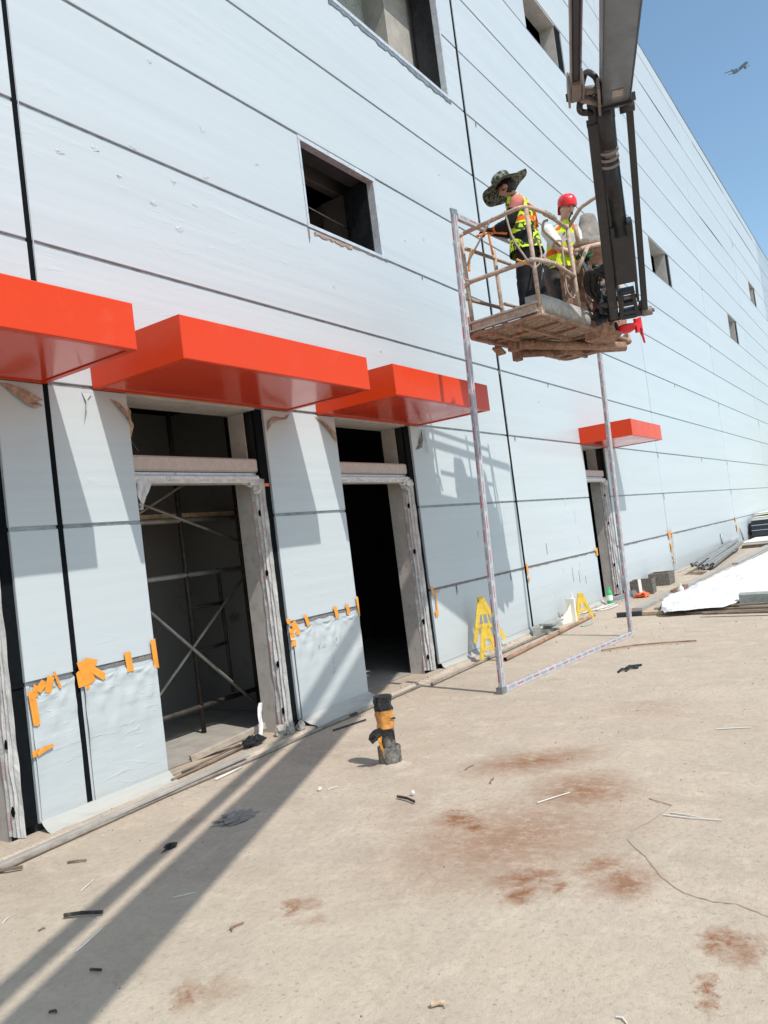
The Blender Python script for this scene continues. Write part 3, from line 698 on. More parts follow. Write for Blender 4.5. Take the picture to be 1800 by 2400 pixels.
for k, (x, z, sc) in enumerate(((5.15, 5.47, 1.2), (4.33, 5.01, 1), (5.13, 5.03, 1.2), (4.15, 4.71, .8), (4.72, 4.85, .8), (4.47, 4.59, .9), (4.73, 4.44, 1), (4.60, 5.86, .8), (4.95, 4.72, .8), (3.95, 4.86, .9), (3.62, 4.72, .9), (5.85, 5.4, .8), (9.1, 5.5, 1), (8.6, 5.35, .8), (9.8, 6.6, .8), (12.4, 3.6, 1), (5.2, 3.55, .8), (6.9, 4.4, .8), (7.7, 3.8, .7))):
    crumple(x, -.001, z, .035 * sc, .006, .022 * sc, 'panel', 'film_blister', k * 3 + 1, BX, 12, .7, 4)
for (x, z0, z1) in ((9.2, 1.25, 1.42), (9.55, 1.5, 1.62), (9.3, 1.2, 1.28), (11.9, 1.1, 1.28), (12.5, .75, .88), (12.9, .55, .8), (13.2, .5, .72), (13.3, .62, .85), (13.5, .45, .6), (12.0, .4, .52), (13.4, 1.5, 1.75), (13.45, 1.15, 1.3), (8.7, .62, .70), (13.0, 1.85, 2.0)):
    flap([(x, z1), (x + .012, z1 - .02), (x + .008, z0), (x - .004, z0 + .03)], -.004, R.choice(('joint', 'white', 'white')), .002)
# white hanging film tails at the far joints
for x in (20.0, 20.15): ragged((x, 0, .97), (x - .2, 0, .1), .05, .6, 10, -.03, 'hanging_film', 'white')

# ------------------------------------------------------------------ scaffold inside the second doorway
S = thing('scaffold', 'rusty tube scaffold standing inside the second doorway behind the pier', 'scaffolding', (5.5, 1.0, .012))
MT['scaf'] = simple('shaded_dirty_scaffold_tube', (.05, .042, .036), .7, .3, .5, 8, .5, dirt=(.16, .11, .08), dirt_amt=.2)  # base darkened so the tubes read as silhouettes; room shade put into colour
MT['brace'] = simple('grey_brace_tube', (.34, .32, .29), .6, .3, .3, 8, .3)
def pt(name, pts, r, mat, par=S): m = MB(); m.tube(pts, r); return m.build(name, mat, par)
for x in (4.55, 5.28, 6.07): pt('standard', [(x, 1.0, .012), (x, 1.0, 3.1)], .024, 'scaf')
pt('standard', [(5.72, 1.0, .3), (5.70, 1.0, 1.55)], .018, 'scaf'); pt('standard', [(5.1, 1.75, .012), (5.1, 1.75, 3.1)], .024, 'scaf')
for z in (2.05, 1.52, .26): pt('ledger', [(4.3, 1.0, z + .0), (6.1, 1.0, z)], .024, 'brace' if z > 1 else 'scaf')
pt('ledger', [(5.28, 1.0, .78), (5.72, 1.0, .80)], .018, 'scaf'); pt('ledger', [(5.28, 1.0, 1.20), (5.72, 1.0, 1.20)], .018, 'scaf')
pt('brace', [(4.4, .82, 2.30), (5.95, .82, 1.76)], .013, 'brace'); pt('brace', [(4.4, .90, 1.98), (5.9, .95, 2.65)], .013, 'brace')
pt('brace', [(4.4, .80, 1.46), (5.95, .80, .05)], .016, 'brace'); pt('brace', [(4.35, .86, .25), (5.95, .86, 1.46)], .014, 'brace')
pl_ = MB(); pl_.box((4.3, 1.03, 2.08), (6.1, 1.30, 2.12)); pl_.build('plank', 'wood', S)
fl = thing('concrete_rubble', 'pale broken concrete lumps at the foot of the wrapped door jamb', 'rubble', (5.3, -.1, .03))
for k, (x, y, s_) in enumerate(((5.20, -.04, .055), (5.26, -.10, .045), (5.40, -.10, .05), (5.33, -.03, .06))): crumple(x, y, .035 + s_ * .6, s_, s_ * .8, s_, 'concrete', 'lump', k + 3, fl, 10, .3)

# ------------------------------------------------------------------ things on the ground near the doors
def rod(name, pts, r, mat, label, cat, group=None, n=6):
    m = MB(); m.tube(pts, r, n); return single(m, name, mat, label, cat, pts[0], group)
def flatbar(name, p, q, wd, h, mat, label, cat, group=None):
    m = MB(); m.bar(p, q, wd, h, chamfer=.15); return single(m, name, mat, label, cat, p, group)
G = 'wire and rod offcuts on the slab'
rod('ground_pipe', [(1.0, -.36, .02), (2.5, -.29, .018), (3.7, -.235, .016), (4.65, -.25, .016), (5.4, -.22, .016), (6.2, -.23, .018), (7.3, -.22, .018)], .014, 'grey_pipe', 'thin dull pipe lying along the foot of the wall past the two near doorways', 'pipe')
rod('ground_pipe', [(7.32, -.34, .02), (8.76, -.30, .02), (10.83, -.28, .02)], .018, 'grey_pipe', 'thin brown pipe behind the yellow stands along the wall foot', 'pipe')
flatbar('cable_duct', (1.0, -.30, .02), (4.6, -.18 - .03, .05), .05, .025, 'concrete', 'flat dusty duct strip beside the near pier base', 'strip')
flatbar('timber_batten', (4.50, .34, .02), (5.16, .10, .13), .04, .06, 'old_wood', 'pale timber batten leaning inside the scaffold doorway', 'timber')
flatbar('timber_batten', (4.0, .16, .03), (4.22, .12, .03), .08, .02, 'old_wood', 'short bleached timber offcut at the left of the scaffold doorway', 'timber')
rod('steel_bar', [(3.94, -.07, .05), (4.35, -.04, .05), (4.98, .03, .06)], .011, 'dark_wood', 'long dark bar lying across the scaffold doorway threshold', 'rod')
rod('steel_bar', [(4.12, .02, .05), (4.45, .05, .05), (4.85, .12, .05)], .008, 'dark_wood', 'shorter bent bar above the long one in the scaffold doorway', 'rod')
o = crumple(4.88, -.02, .075, .10, .05, .045, 'bag', None, 21, None, 16, .6, 3.2); single(o, 'plastic_bag', 'bag', 'crumpled black and white bag by the scaffold doorway jamb', 'bag', (4.88, -.02, .03))
m = MB(); rings = []
for k in range(8):
    t = k / 7; rings.append([V((5.06 + .05 * j / 3 - .10 * t, .05 - .05 * t + .01 * math.sin(j * 2 + k), .34 - .27 * t + .01 * math.sin(k * 2 + j))) for j in range(4)])
m.loft(rings, closed=False); single(m, 'film_scrap', 'jamb_film', 'strip of white film hanging from the batten in the scaffold doorway', 'film', (5.0, .03, .04))
flatbar('steel_bar', (5.50, -.38, .010), (5.88, -.47, .010), .014, .014, 'rubber', 'black straight bar lying in the boom shadow before the second pier', 'rod')
flatbar('steel_bar', (5.86, -.20, .012), (6.05, -.25, .03), .03, .018, 'rubber', 'short black rubber piece at the foot of the second pier', 'offcut')
rod('white_tube', [(4.12, -.33, .012), (4.42, -.31, .012)], .009, 'white', 'short white plastic tube on the pipe before the scaffold doorway', 'tube')

# stub pipe
SP = thing('standpipe', 'black stub pipe wrapped in orange tape and black bag, rising from a sleeve', 'pipe', (4.69, -1.51, 0))
b = V((4.70, -1.51, 0)); tp = V((4.672, -1.522, .50))
m = MB(); prof = [(.083, 0), (.084, .135), (.080, .143), (.073, .143), (.071, .02)]; rings = []
for r_, z in prof: rings.append([V((b.x + .004 * z + r_ * math.cos(a), b.y + r_ * math.sin(a), z + (.004 * math.sin(a * 3) if z > .1 else 0))) for a in [2 * math.pi * k / 28 for k in range(28)]])
m.loft(rings, smooth=True); m.build('sleeve', 'black_pipe', SP)
def rings_on(z0, z1, r0, r1, n, seed, amp):
    out = []
    for k in range(n + 1):
        t = k / n; z = z0 + (z1 - z0) * t; c = b.lerp(tp, z / .5); r_ = r0 + (r1 - r0) * t
        out.append([V((c.x + (r_ + amp * noise.noise(V((math.cos(a) * 2.5, math.sin(a) * 2.5, z * 28 + seed)))) * math.cos(a), c.y + (r_ + amp * noise.noise(V((math.cos(a) * 2.5, math.sin(a) * 2.5, z * 28 + seed)))) * math.sin(a), z)) for a in [2 * math.pi * q / 24 for q in range(24)]])
    return out
m = MB(); m.loft(rings_on(.0, .30, .056, .056, 4, 0, 0), smooth=True); m.build('inner_pipe', 'black_pipe', SP)
m = MB(); m.loft(rings_on(.40, .505, .064, .066, 8, 3, .016) + rings_on(.507, .512, .055, .02, 2, 3, .012), cap=True, smooth=False); m.build('bag_cap', 'bag', SP)
m = MB(); m.loft(rings_on(.275, .405, .063, .066, 10, 8, .009), smooth=False); m.build('tape_wrap', 'old_tape', SP)
m = MB(); m.loft(rings_on(.345, .36, .0675, .068, 2, 8, .009)[:3], smooth=False); v_ = m.v; m2_ = MB()
m2_.prism([V((4.64, -1.585, .352)), V((4.69, -1.597, .349)), V((4.71, -1.592, .342)), V((4.70, -1.594, .33)), V((4.66, -1.592, .343))], (0, .004, 0)); m2_.build('bag_strip', 'bag', SP)
def flapmesh(ctr, rows, mat, name, par):
    m = MB(); m.loft([[V(p) for p in r_] for r_ in rows], closed=False, smooth=False); return m.build(name, mat, par)
# bag tails and the tape tail on the camera-left side (towards +y, -x)
Lr = V((-.547, .828, 0)).normalized() * 1.0; Tc = V((-.835, -.55, 0)).normalized()
def q_(s_, d, z): return V((4.69, -1.515, 0)) + Lr * s_ + Tc * d + V((0, 0, z))
flapmesh(0, [[q_(.035, .055, .285), q_(.065, .05, .285), q_(.09, .05, .278)], [q_(.03, .075, .25), q_(.085, .085, .255), q_(.125, .06, .25)], [q_(.02, .07, .235), q_(.08, .07, .225), q_(.135, .05, .215)], [q_(.05, .06, .215), q_(.08, .06, .20), q_(.11, .05, .178)]], 'bag', 'bag_tail', SP)
flapmesh(0, [[q_(.03, .062, .28), q_(-.01, .068, .275), q_(-.05, .062, .265)], [q_(.03, .08, .245), q_(-.02, .075, .26), q_(-.055, .067, .22)], [q_(.04, .065, .20), q_(.0, .07, .235), q_(-.05, .065, .19)]], 'bag', 'bag_tail', SP)
flapmesh(0, [[q_(.055, .062, .245), q_(.035, .07, .24)], [q_(.07, .07, .20), q_(.045, .075, .19)], [q_(.058, .066, .16), q_(.04, .07, .16)], [q_(.045, .06, .11), q_(.035, .065, .11)], [q_(.04, .06, .075), q_(.036, .065, .075)]], 'tape', 'tape_tail', SP)
# mortar collar
m = MB(); rings = []
for r_, z in ((.082, .03), (.095, .022), (.12, .008), (.16, -.002)): rings.append([V((b.x + (r_ + .012 * noise.noise(V((math.cos(a) * 2, math.sin(a) * 2, r_ * 9)))) * math.cos(a), b.y + (r_ + .012 * noise.noise(V((math.cos(a) * 2, math.sin(a) * 2, r_ * 9)))) * math.sin(a), z)) for a in [2 * math.pi * k / 28 for k in range(28)]])
m.loft(rings, smooth=True); m.build('mortar_collar', 'ground', SP)

# small litter on the slab, each a thing
def sliver(x0, y0, x1, y1, wd, mat, label, cat='offcut', group=None, h=.005, name='plastic_offcut'):
    m = MB(); p = V((x0, y0, h)); q = V((x1, y1, h)); mid = p.lerp(q, .5) + V((R.uniform(-.01, .01), R.uniform(-.01, .01), .003))
    wd *= .75; m.bar(p, mid, wd, h * .9, chamfer=.2); m.bar(mid - (mid - p).normalized() * .003, q, wd * .8, h * .9, chamfer=.2); single(m, name, mat, label, cat, (x0, y0, 0), group)
sliver(4.19, -2.84, 4.39, -2.96, .012, 'white', 'straight white sliver lying beside the large rusty stain')
sliver(4.16, -3.55, 4.15, -3.84, .010, 'white', 'longer of two crossed white slivers by the curved crack')
sliver(4.20, -3.58, 4.16, -3.75, .010, 'white', 'shorter of two crossed white slivers by the curved crack')
sliver(5.84, -3.50, 5.91, -3.72, .016, 'white', 'white curled strip near the right edge above the crack')
sliver(4.39, -3.42, 4.31, -3.56, .008, 'wood', 'thin tan splinter at the top of the curved crack')
sliver(4.08, -1.96, 4.02, -2.12, .020, 'rubber', 'short black rod offcut beside a white ball', h=.016, name='rod_offcut')
sliver(2.26, -3.25, 2.285, -3.29, .022, 'wood', 'small tan stub near the bottom middle of the slab', h=.014, name='wood_stub')
sliver(4.68, -2.12, 4.79, -2.13, .006, 'dark_wood', 'thin bent twig right of the standpipe', name='twig')
sliver(4.45, -2.42, 4.54, -2.40, .011, 'rust', 'small dark bolt at the edge of the upper rusty stain', h=.01, name='bolt')
sliver(2.24, -1.24, 2.33, -1.41, .018, 'rubber', 'dark round bar offcut lying across the boom shadow', h=.018, name='rod_offcut')
sliver(2.47, -1.04, 2.59, -.98, .008, 'white', 'white sliver on sunlit slab left of the boom shadow')
sliver(2.05, -1.60, 2.23, -1.53, .007, 'white', 'white sliver lying inside the boom shadow')
sliver(2.58, -1.61, 2.66, -1.68, .006, 'white', 'short pale thread in the middle of the boom shadow')
sliver(2.44, -2.14, 2.50, -2.16, .007, 'rust', 'rusty nail near the bottom centre of the slab', h=.008, name='nail')
sliver(2.455, -2.13, 2.425, -2.16, .007, 'rust', 'head piece of the rusty nail', h=.008, name='nail')
sliver(1.97, -1.81, 1.985, -1.86, .014, 'rubber', 'small black chip in the lower part of the boom shadow', h=.01, name='rubber_chip')
sliver(2.70, -.60, 2.76, -.69, .016, 'dark_wood', 'short brown stick left of the boom shadow below the near pier', h=.01, name='twig')
sliver(2.11, -1.23, 2.14, -1.24, .010, 'dark_wood', 'tiny brown chip left of the round bar offcut', name='wood_chip')
sliver(2.46, -.27, 2.55, -.40, .022, 'dark_wood', 'dark bar stub below the leftmost doorway', h=.02, name='rod_offcut')
sliver(2.09, -.97, 2.15, -.93, .008, 'white', 'small white sliver at the left picture edge')
sliver(1.71, -1.92, 1.72, -1.95, .012, 'rubber', 'tiny black scrap near the bottom left corner', h=.008, name='rubber_chip')
sliver(2.43, -3.83, 2.41, -3.87, .008, 'white', 'white sliver at the bottom edge of the picture')
sliver(9.14, -1.62, 9.43, -1.93, .022, 'rust', 'near half of a rusty rebar right of the window frame foot', h=.02, name='rebar')
sliver(9.43, -1.93, 9.60, -2.6, .022, 'rust', 'far half of a rusty rebar right of the window frame foot', h=.02, name='rebar')
m = crumple(4.15, -2.03, .018, .014, .014, .016, 'white', None, 3, None, 10, .15); single(m, 'white_ball', 'white', 'small white ball beside the black rod offcut', 'ball', (4.15, -2.03, 0))
m = crumple(4.11, -1.32, .012, .022, .014, .011, 'white', None, 5, None, 10, .2); single(m, 'white_lump', 'white', 'oval white lump on the slab left below the standpipe', 'lump', (4.11, -1.32, 0))
sliver(4.12, -1.38, 4.20, -1.41, .008, 'white', 'curved white peel beside the oval white lump')
m = crumple(3.04, -1.07, .02, .05, .025, .018, 'bag', None, 8, None, 12, .6, 3); single(m, 'plastic_scrap', 'bag', 'twisted black plastic scrap on the thin bright line of the boom shadow', 'scrap', (3.04, -1.07, 0))
m = crumple(3.54, -1.10, .003, .12, .085, .010, 'ash', None, 31, None, 26, .7, 3.4); single(m, 'mortar_patch', 'ash', 'dark dried mortar splash at the boom shadow edge', 'mortar', (3.54, -1.10, 0))
m = MB(); m.tube([(7.87, -2.20, .012), (7.95, -2.22, .03), (8.02, -2.22, .012), (8.07, -2.26, .035), (8.14, -2.26, .02), (8.22, -2.34, .015)], .012, 5); m.tube([(7.93, -2.26, .012), (8.04, -2.27, .025), (8.09, -2.34, .012)], .014, 5)
single(m, 'strap_scrap', 'bag', 'tangled black strap on the slab right of the window frame', 'strap', (8.02, -2.25, 0))
m = MB()
for k in range(5200):
    x = R.uniform(1.2, 22) if R.random() < .75 else R.uniform(3, 8); y = R.uniform(-5.5, -.05) if R.random() < .42 else -abs(R.gauss(0, .17)) - .06
    s_ = R.choice((.0015, .002, .002, .003, .004, .006)) * (.9 if x < 5 else 1.2 if x < 9 else 2.); c = V((x, y, s_ * .4 + (.035 if y > -.17 else 0))); e1 = R.uniform(.5, 1.6); e2 = R.uniform(.5, 1.4)
    m.add([c + V((s_ * e1, 0, -s_ * .4)), c + V((0, s_ * e2, -s_ * .4)), c + V((-s_ * e2, R.uniform(-.4, .4) * s_, -s_ * .4)), c + V((R.uniform(-.4, .4) * s_, -s_ * e1, -s_ * .4)), c + V((s_ * .4, .3 * s_, s_ * .5)), c + V((-s_ * .4, -.3 * s_, s_ * .6))], [(0, 1, 4), (1, 2, 5), (1, 5, 4), (2, 3, 5), (3, 0, 4), (3, 4, 5)], R.choice((0, 0, 0, 1, 1, 2, 2)))
MT['lump'] = simple('pale_mortar_crumb', (.50, .46, .40), .9, 0, .2, 30, .3)
o = m.build('grit', ['concrete', 'dark_wood', 'lump']); o['kind'] = 'stuff'; tag(o, 'scattered grit and mortar crumbs along the wall foot and slab', 'grit')

# ------------------------------------------------------------------ yellow stands
def a_stand(name, base, hgt, wid, lean, label, facing=V((-.55, .83, 0)).normalized()):
    t = thing(name, label, 'stand', base, 'yellow plastic A-shaped stands')
    u = facing; b0 = V(base); up = (V((0, 0, 1)) + lean).normalized(); nrm = u.cross(up).normalized()
    P = lambda a, h, d=0: b0 + u * a + up * h + nrm * d
    hw = wid / 2
    for s in (-1, 1):
        m = MB(); m.prism([P(s * hw, 0), P(s * (hw - .05), 0), P(s * .018, hgt * .80), P(s * .035, hgt * .97), P(s * .052, hgt * .90)], nrm * .045); m.build('leg', 'yellow', t)
    m = MB(); m.prism([P(-.05, hgt * .88), P(.05, hgt * .88), P(.04, hgt), P(-.04, hgt)], nrm * .055); m.prism([P(-hw * .40, hgt * .60, .003), P(hw * .40, hgt * .60, .003), P(.04, hgt * .93, .003), P(-.04, hgt * .93, .003)], nrm * .036); m.build('cap', 'yellow', t)
    m = MB(); k = .30; m.prism([P(-hw * (1 - k) - .005, hgt * k, -.004), P(hw * (1 - k) + .005, hgt * k, -.004), P(hw * (1 - k) - .01, hgt * (k + .075), -.004), P(-hw * (1 - k) + .01, hgt * (k + .075), -.004)], nrm * .05); m.build('crossbar', 'yellow', t)
    m = MB()
    for a in (-.04, .04): m.prism([P(a * .9 - .009, hgt * .37, .006), P(a * .9 + .009, hgt * .37, .006), P(a * .6 + .007, hgt * .66, .006), P(a * .6 - .007, hgt * .66, .006)], nrm * .03)
    m.build('slat', 'yellow', t); return t
a_stand('folding_stand', (8.71, -.38, .0), .46, .27, V((0, .04, 0)), 'lower yellow A-shaped stand at the foot of the near pair')
a_stand('folding_stand', (8.92, -.30, .22), .56, .42, V((0, .10, 0)), 'taller yellow A-shaped stand stacked on the lower one against the wall')
a_stand('folding_stand', (12.22, -.36, .0), .42, .30, V((0, .05, 0)), 'lone yellow A-shaped stand at the far end of the rusty tube')
t = thing('scaffold_tube', 'rusty orange scaffold tube lying between the yellow stands', 'tube', (8.67, -.59, 0))
m = MB(); 
pts = [V((8.67, -.59, .027)).lerp(V((12.46, -.43, .03)), k / 12) for k in range(13)]
rings = []
for rr_, sgn in ((.0255, 1),):
    m.tube(pts, .0255, 14, cap=False)
m.tube(pts, .021, 14, cap=False); m.build('tube_wall', 'rust_pipe', t)
m = MB(); m.tube([pts[0] + (pts[1] - pts[0]) * .02, pts[0] + (pts[1] - pts[0]) * .08], .0215, 14); m.build('tube_bore', 'black', t)
GB = 'pale grey slabs stacked by the scaffold tube'
for k, (x, y, z, a, b_, h, rt, lb) in enumerate(((11.02, -.20, .0, .34, .15, .055, .1, 'bottom pale grey slab of the small stack beside the tube'), (11.10, -.26, .057, .30, .16, .05, -.15, 'middle pale grey slab of the small stack beside the tube'), (11.12, -.24, .109, .52, .2, .03, .05, 'wide top slab of the small stack beside the tube'), (10.72, -.16, .0, .16, .12, .12, .4, 'pale grey cube block leaning at the left of the slab stack'))):
    m = MB(); ax = (V((x, y, z)), V((math.cos(rt), math.sin(rt), 0)), V((-math.sin(rt), math.cos(rt), 0)), V((0, 0, 1)))
    m.box((-a / 2, -b_ / 2, 0), (a / 2, b_ / 2, h), 0, ax, .002); single(m, 'stone_slab', 'block', lb, 'slab', (x, y, z))
m = MB(); rings = []
for k in range(10):
    t_ = k / 9; rings.append([V((11.62 + .5 * t_ + .0 * j, -.14 - .10 * math.sin(t_ * 1.5), .0 + (.10 + .36 * t_ ** 2) * j / 3)) for j in range(4)])
m.loft(rings, closed=False); m.v = m.v + [p + V((.004, -.008, 0)) for p in m.v]; n0 = len(m.v) // 2
m.f += [[i + n0 for i in f] for f in list(m.f)]; m.mi += list(m.mi); m.sm += list(m.sm); m.uv += list(m.uv)
single(m, 'curved_board', 'cream', 'off-white curved board leaning on the wall left of the far yellow stand', 'board', (11.9, -.2, 0))
m = MB(); m.box((11.98, -.30, 0), (12.02, -.16, .36), 0, None, .006); single(m, 'board_offcut', 'cream', 'narrow pale board standing just left of the far yellow stand', 'board', (12.0, -.23, 0))
m = MB(); m.tube([(12.3 + .35 * math.cos(a) * .8, -.62 + .10 * math.sin(a), .008) for a in [2 * math.pi * k / 20 for k in range(20)]], .005, 5); 
m = MB(); m.prism([V((11.55 + .20 * math.cos(a), -.62 + .07 * math.sin(a), .004)) for a in [2 * math.pi * k / 18 for k in range(18)]], (0, 0, .008)); single(m, 'flat_disc', 'block', 'flat grey-green disc on the slab right of the scaffold tube', 'disc', (11.55, -.62, 0))
m = MB(); m.tube([(13.55 + .42 * math.cos(a), -.30 + .12 * math.sin(a), .02) for a in [2 * math.pi * k / 24 * .95 for k in range(24)]] + [(13.2, -.14, .02), (12.7, -.10, .03), (12.45, -.18, .05)], .012, 6); single(m, 'hose', 'white', 'loop of white hose on the ground before the green bottle', 'hose', (13.5, -.3, 0))
# bottles
def bottle(x, y, h, r_, mat, capmat, name, label, cap_h=.03):
    t = thing(name, label, 'bottle', (x, y, 0))
    pr = [(r_ * .9, 0), (r_, .02), (r_, h * .62), (r_ * .92, h * .72), (r_ * .38, h * .9), (r_ * .36, h * .93)]
    m = MB(); m.loft([[V((x + a * math.cos(q), y + a * math.sin(q), z)) for q in [2 * math.pi * k / 16 for k in range(16)]] for a, z in pr], cap=True); m.build('body', mat, t)
    m = MB(); m.tube([(x, y, h * .92), (x, y, h)], r_ * .42, 12); m.build('cap', capmat, t)
    m = MB(); m.tube([(x, y, h * .25), (x, y, h * .55)], r_ * 1.015, 16, cap=False); m.build('paper_label', 'label', t)
bottle(14.05, -.20, .32, .055, 'green', 'green', 'soda_bottle', 'large green plastic bottle standing by the far doorway')
bottle(14.17, -1.42, .27, .055, 'white', 'white', 'white_bottle', 'white plastic bottle standing beside the white cloth')
m = MB(); m.add([(14.55, -.12, 0), (15.3, -.05, 0), (15.3, -.02, .02), (14.55, -.06, .05), (15.35, -.35, .0), (15.4, -.3, .12)], [(0, 1, 2, 3), (0, 4, 5, 3), (1, 4, 5, 2)]); single(m, 'metal_offcut', 'joint', 'dark folded sheet at the foot of the far doorway', 'sheet', (14.9, -.1, 0))
# boxes
def openbox(x, y, sx, sy, h, name, label, mat, rot):
    t = thing(name, label, 'box', (x, y, 0)); ax = (V((x, y, 0)), V((math.cos(rot), math.sin(rot), 0)), V((-math.sin(rot), math.cos(rot), 0)), V((0, 0, 1)))
    th = .025
    for a, b_ in (((-sx / 2, -sy / 2, 0), (sx / 2, -sy / 2 + th, h)), ((-sx / 2, sy / 2 - th, 0), (sx / 2, sy / 2, h)), ((-sx / 2, -sy / 2 + th + .001, 0), (-sx / 2 + th, sy / 2 - th - .001, h)), ((sx / 2 - th, -sy / 2 + th + .001, 0), (sx / 2, sy / 2 - th - .001, h))):
        m = MB(); m.box(a, b_, 0, ax, .006); m.build('side_panel', mat, t)
    m = MB(); m.box((-sx / 2 + th, -sy / 2 + th, .005), (sx / 2 - th, sy / 2 - th, .02), 0, ax); m.build('bottom_panel', mat, t)
openbox(15.62, -.38, .50, .42, .27, 'mortar_box', 'grimy open box with reddish rim nearest the far doorway', 'foam', .15)
openbox(17.25, -.33, .60, .42, .26, 'mortar_box', 'dark speckled open box standing further along the wall', 'foam', .05)
m = crumple(15.0, -.52, .04, .20, .12, .05, 'orange_bag', None, 41, None, 16, .5, 3); single(m, 'plastic_bag', 'orange_bag', 'small orange plastic bag before the nearer grimy box', 'bag', (15.0, -.52, 0))
flatbar('white_stick', (15.0, -.50, .08), (15.12, -.46, .32), .06, .03, 'white', 'white handle sticking up from the orange bag', 'stick')
flatbar('wood_block', (15.4, -.95, .02), (15.6, -1.02, .02), .05, .03, 'dark_wood', 'small brown block in front of the grimy box', 'block')
# cloth
m = MB(); nx, ny = 110, 30; rings = []
def edge(t): # inner edge line of the cloth (far/left side)
    P = [(12.05, -1.60), (13.1, -1.34), (15.65, -1.33), (19.0, -1.40), (23.7, -1.52), (27.9, -1.45), (34, -1.5)]
    k = min(len(P) - 2, int(t * (len(P) - 1))); f = t * (len(P) - 1) - k; return V((P[k][0] + (P[k + 1][0] - P[k][0]) * f, P[k][1] + (P[k + 1][1] - P[k][1]) * f, 0))
def edge2(t):
    P = [(11.95, -1.66), (11.98, -1.95), (12.15, -2.45), (13.2, -2.78), (16, -4.6), (24, -6.5), (36, -8.0)]
    k = min(len(P) - 2, int(t * (len(P) - 1))); f = t * (len(P) - 1) - k; return V((P[k][0] + (P[k + 1][0] - P[k][0]) * f, P[k][1] + (P[k + 1][1] - P[k][1]) * f, 0))
for i in range(nx + 1):
    t = (i / nx) ** 1.6; a, b_ = edge(t), edge2(t); row = []
    for j in range(ny + 1):
        s_ = j / ny; p = a.lerp(b_, s_)
        h = .10 * (.5 + .5 * noise.noise(V((p.x * 1.3, p.y * 2.1, 0)))) + .05 * noise.noise(V((p.x * 4, p.y * 5, 3))) + .06
        h *= min(1, s_ * 6 + .15) * min(1, (1 - s_) * 8 + .25) * min(1, t * 25 + .4)
        row.append(V((p.x + .03 * noise.noise(V((p.x * 6, p.y * 6, 9))), p.y + .03 * noise.noise(V((p.x * 6, p.y * 6, 5))), .055 + max(.0, h))))
    rings.append(row)
m.loft(rings, closed=False); single(m, 'cloth_sheet', 'cloth', 'large crumpled white cloth spread over the slab at the right', 'cloth', (14, -2, 0))
# beams by the cloth
flatbar('concrete_beam', (12.62, -2.62, .13), (12.35, -4.6, .13), .16, .17, 'block', 'grey mortar-stained beam on battens at the right picture edge', 'beam')
GT = 'dark battens under the cloth edge'
for k, (x0, y0, x1, y1) in enumerate(((12.1, -1.95, 11.85, -3.9), (12.3, -2.2, 11.95, -4.2), (11.75, -2.25, 11.5, -3.6), (12.45, -2.3, 12.3, -4.3))):
    flatbar('timber_batten', (x0, y0, .025 + .012 * k), (x1, y1, .02 + .015 * k), .07, .03, 'dark_wood', ('second dark batten from the near side under the cloth edge', 'third dark batten from the near side, under the cloth', 'nearest dark batten lying in front of the cloth edge', 'rearmost dark batten directly under the grey beam')[k], 'timber', GT)
flatbar('timber_batten', (12.20, -.88, .04), (12.28, -1.25, .04), .07, .07, 'pack', 'black square bar at the near corner of the kerb', 'timber')
flatbar('timber_batten', (12.28, -1.26, .035), (12.24, -1.58, .035), .07, .06, 'wood', 'tan block touching the near corner of the white cloth', 'timber')
openbox(15.35, -1.12, .9, .12, .10, 'formwork_box', 'long brown formwork channel on the kerb beside the cloth', 'rust', 0)
# bundle of channels
t = thing('channel_bundle', 'pile of long grey steel channels lying along the wall', 'channels', (23.5, -.5, 0))
for k in range(16):
    x0 = 19.6 + R.uniform(-.5, 1.2); y0 = -.85 + .045 * (k % 8) + R.uniform(-.02, .02); z = .08 + .07 * (k // 8) + R.uniform(0, .02) + .10 * (k % 8) / 8
    m = MB(); m.bar((x0, y0, z), (x0 + 7.3, y0 + .42 + R.uniform(-.08, .08), z + .10), .055, .05, chamfer=.1)
    m.bar((x0 - .001, y0, z), (x0 + .02, y0, z), .04, .035, mi=1, chamfer=.1); m.build('channel', ['channel', 'black'], t)
flatbar('wood_block', (18.9, -.95, .05), (19.15, -.60, .05), .10, .07, 'wood', 'pale block under the near end of the channel pile', 'block')
m = MB(); m.loft([[V((27.4 + a * math.cos(q), -.12 + a * math.sin(q), z)) for q in [2 * math.pi * k / 16 for k in range(16)]] for a, z in ((.12, 0), (.15, .30), (.14, .30), (.11, .03))]); single(m, 'bucket', 'joint', 'grey bucket between the channel pile and the wall', 'bucket', (27.4, -.12, 0))
rod('standing_rod', [(26.0, -.06, 0), (25.95, -.03, .62)], .025, 'joint', 'dark rod standing against the wall beside the bucket', 'rod')
rod('standing_rod', [(29.4, -.10, .2), (29.35, -.05, .62)], .025, 'joint', 'short dark rod right of the bucket against the wall', 'rod')
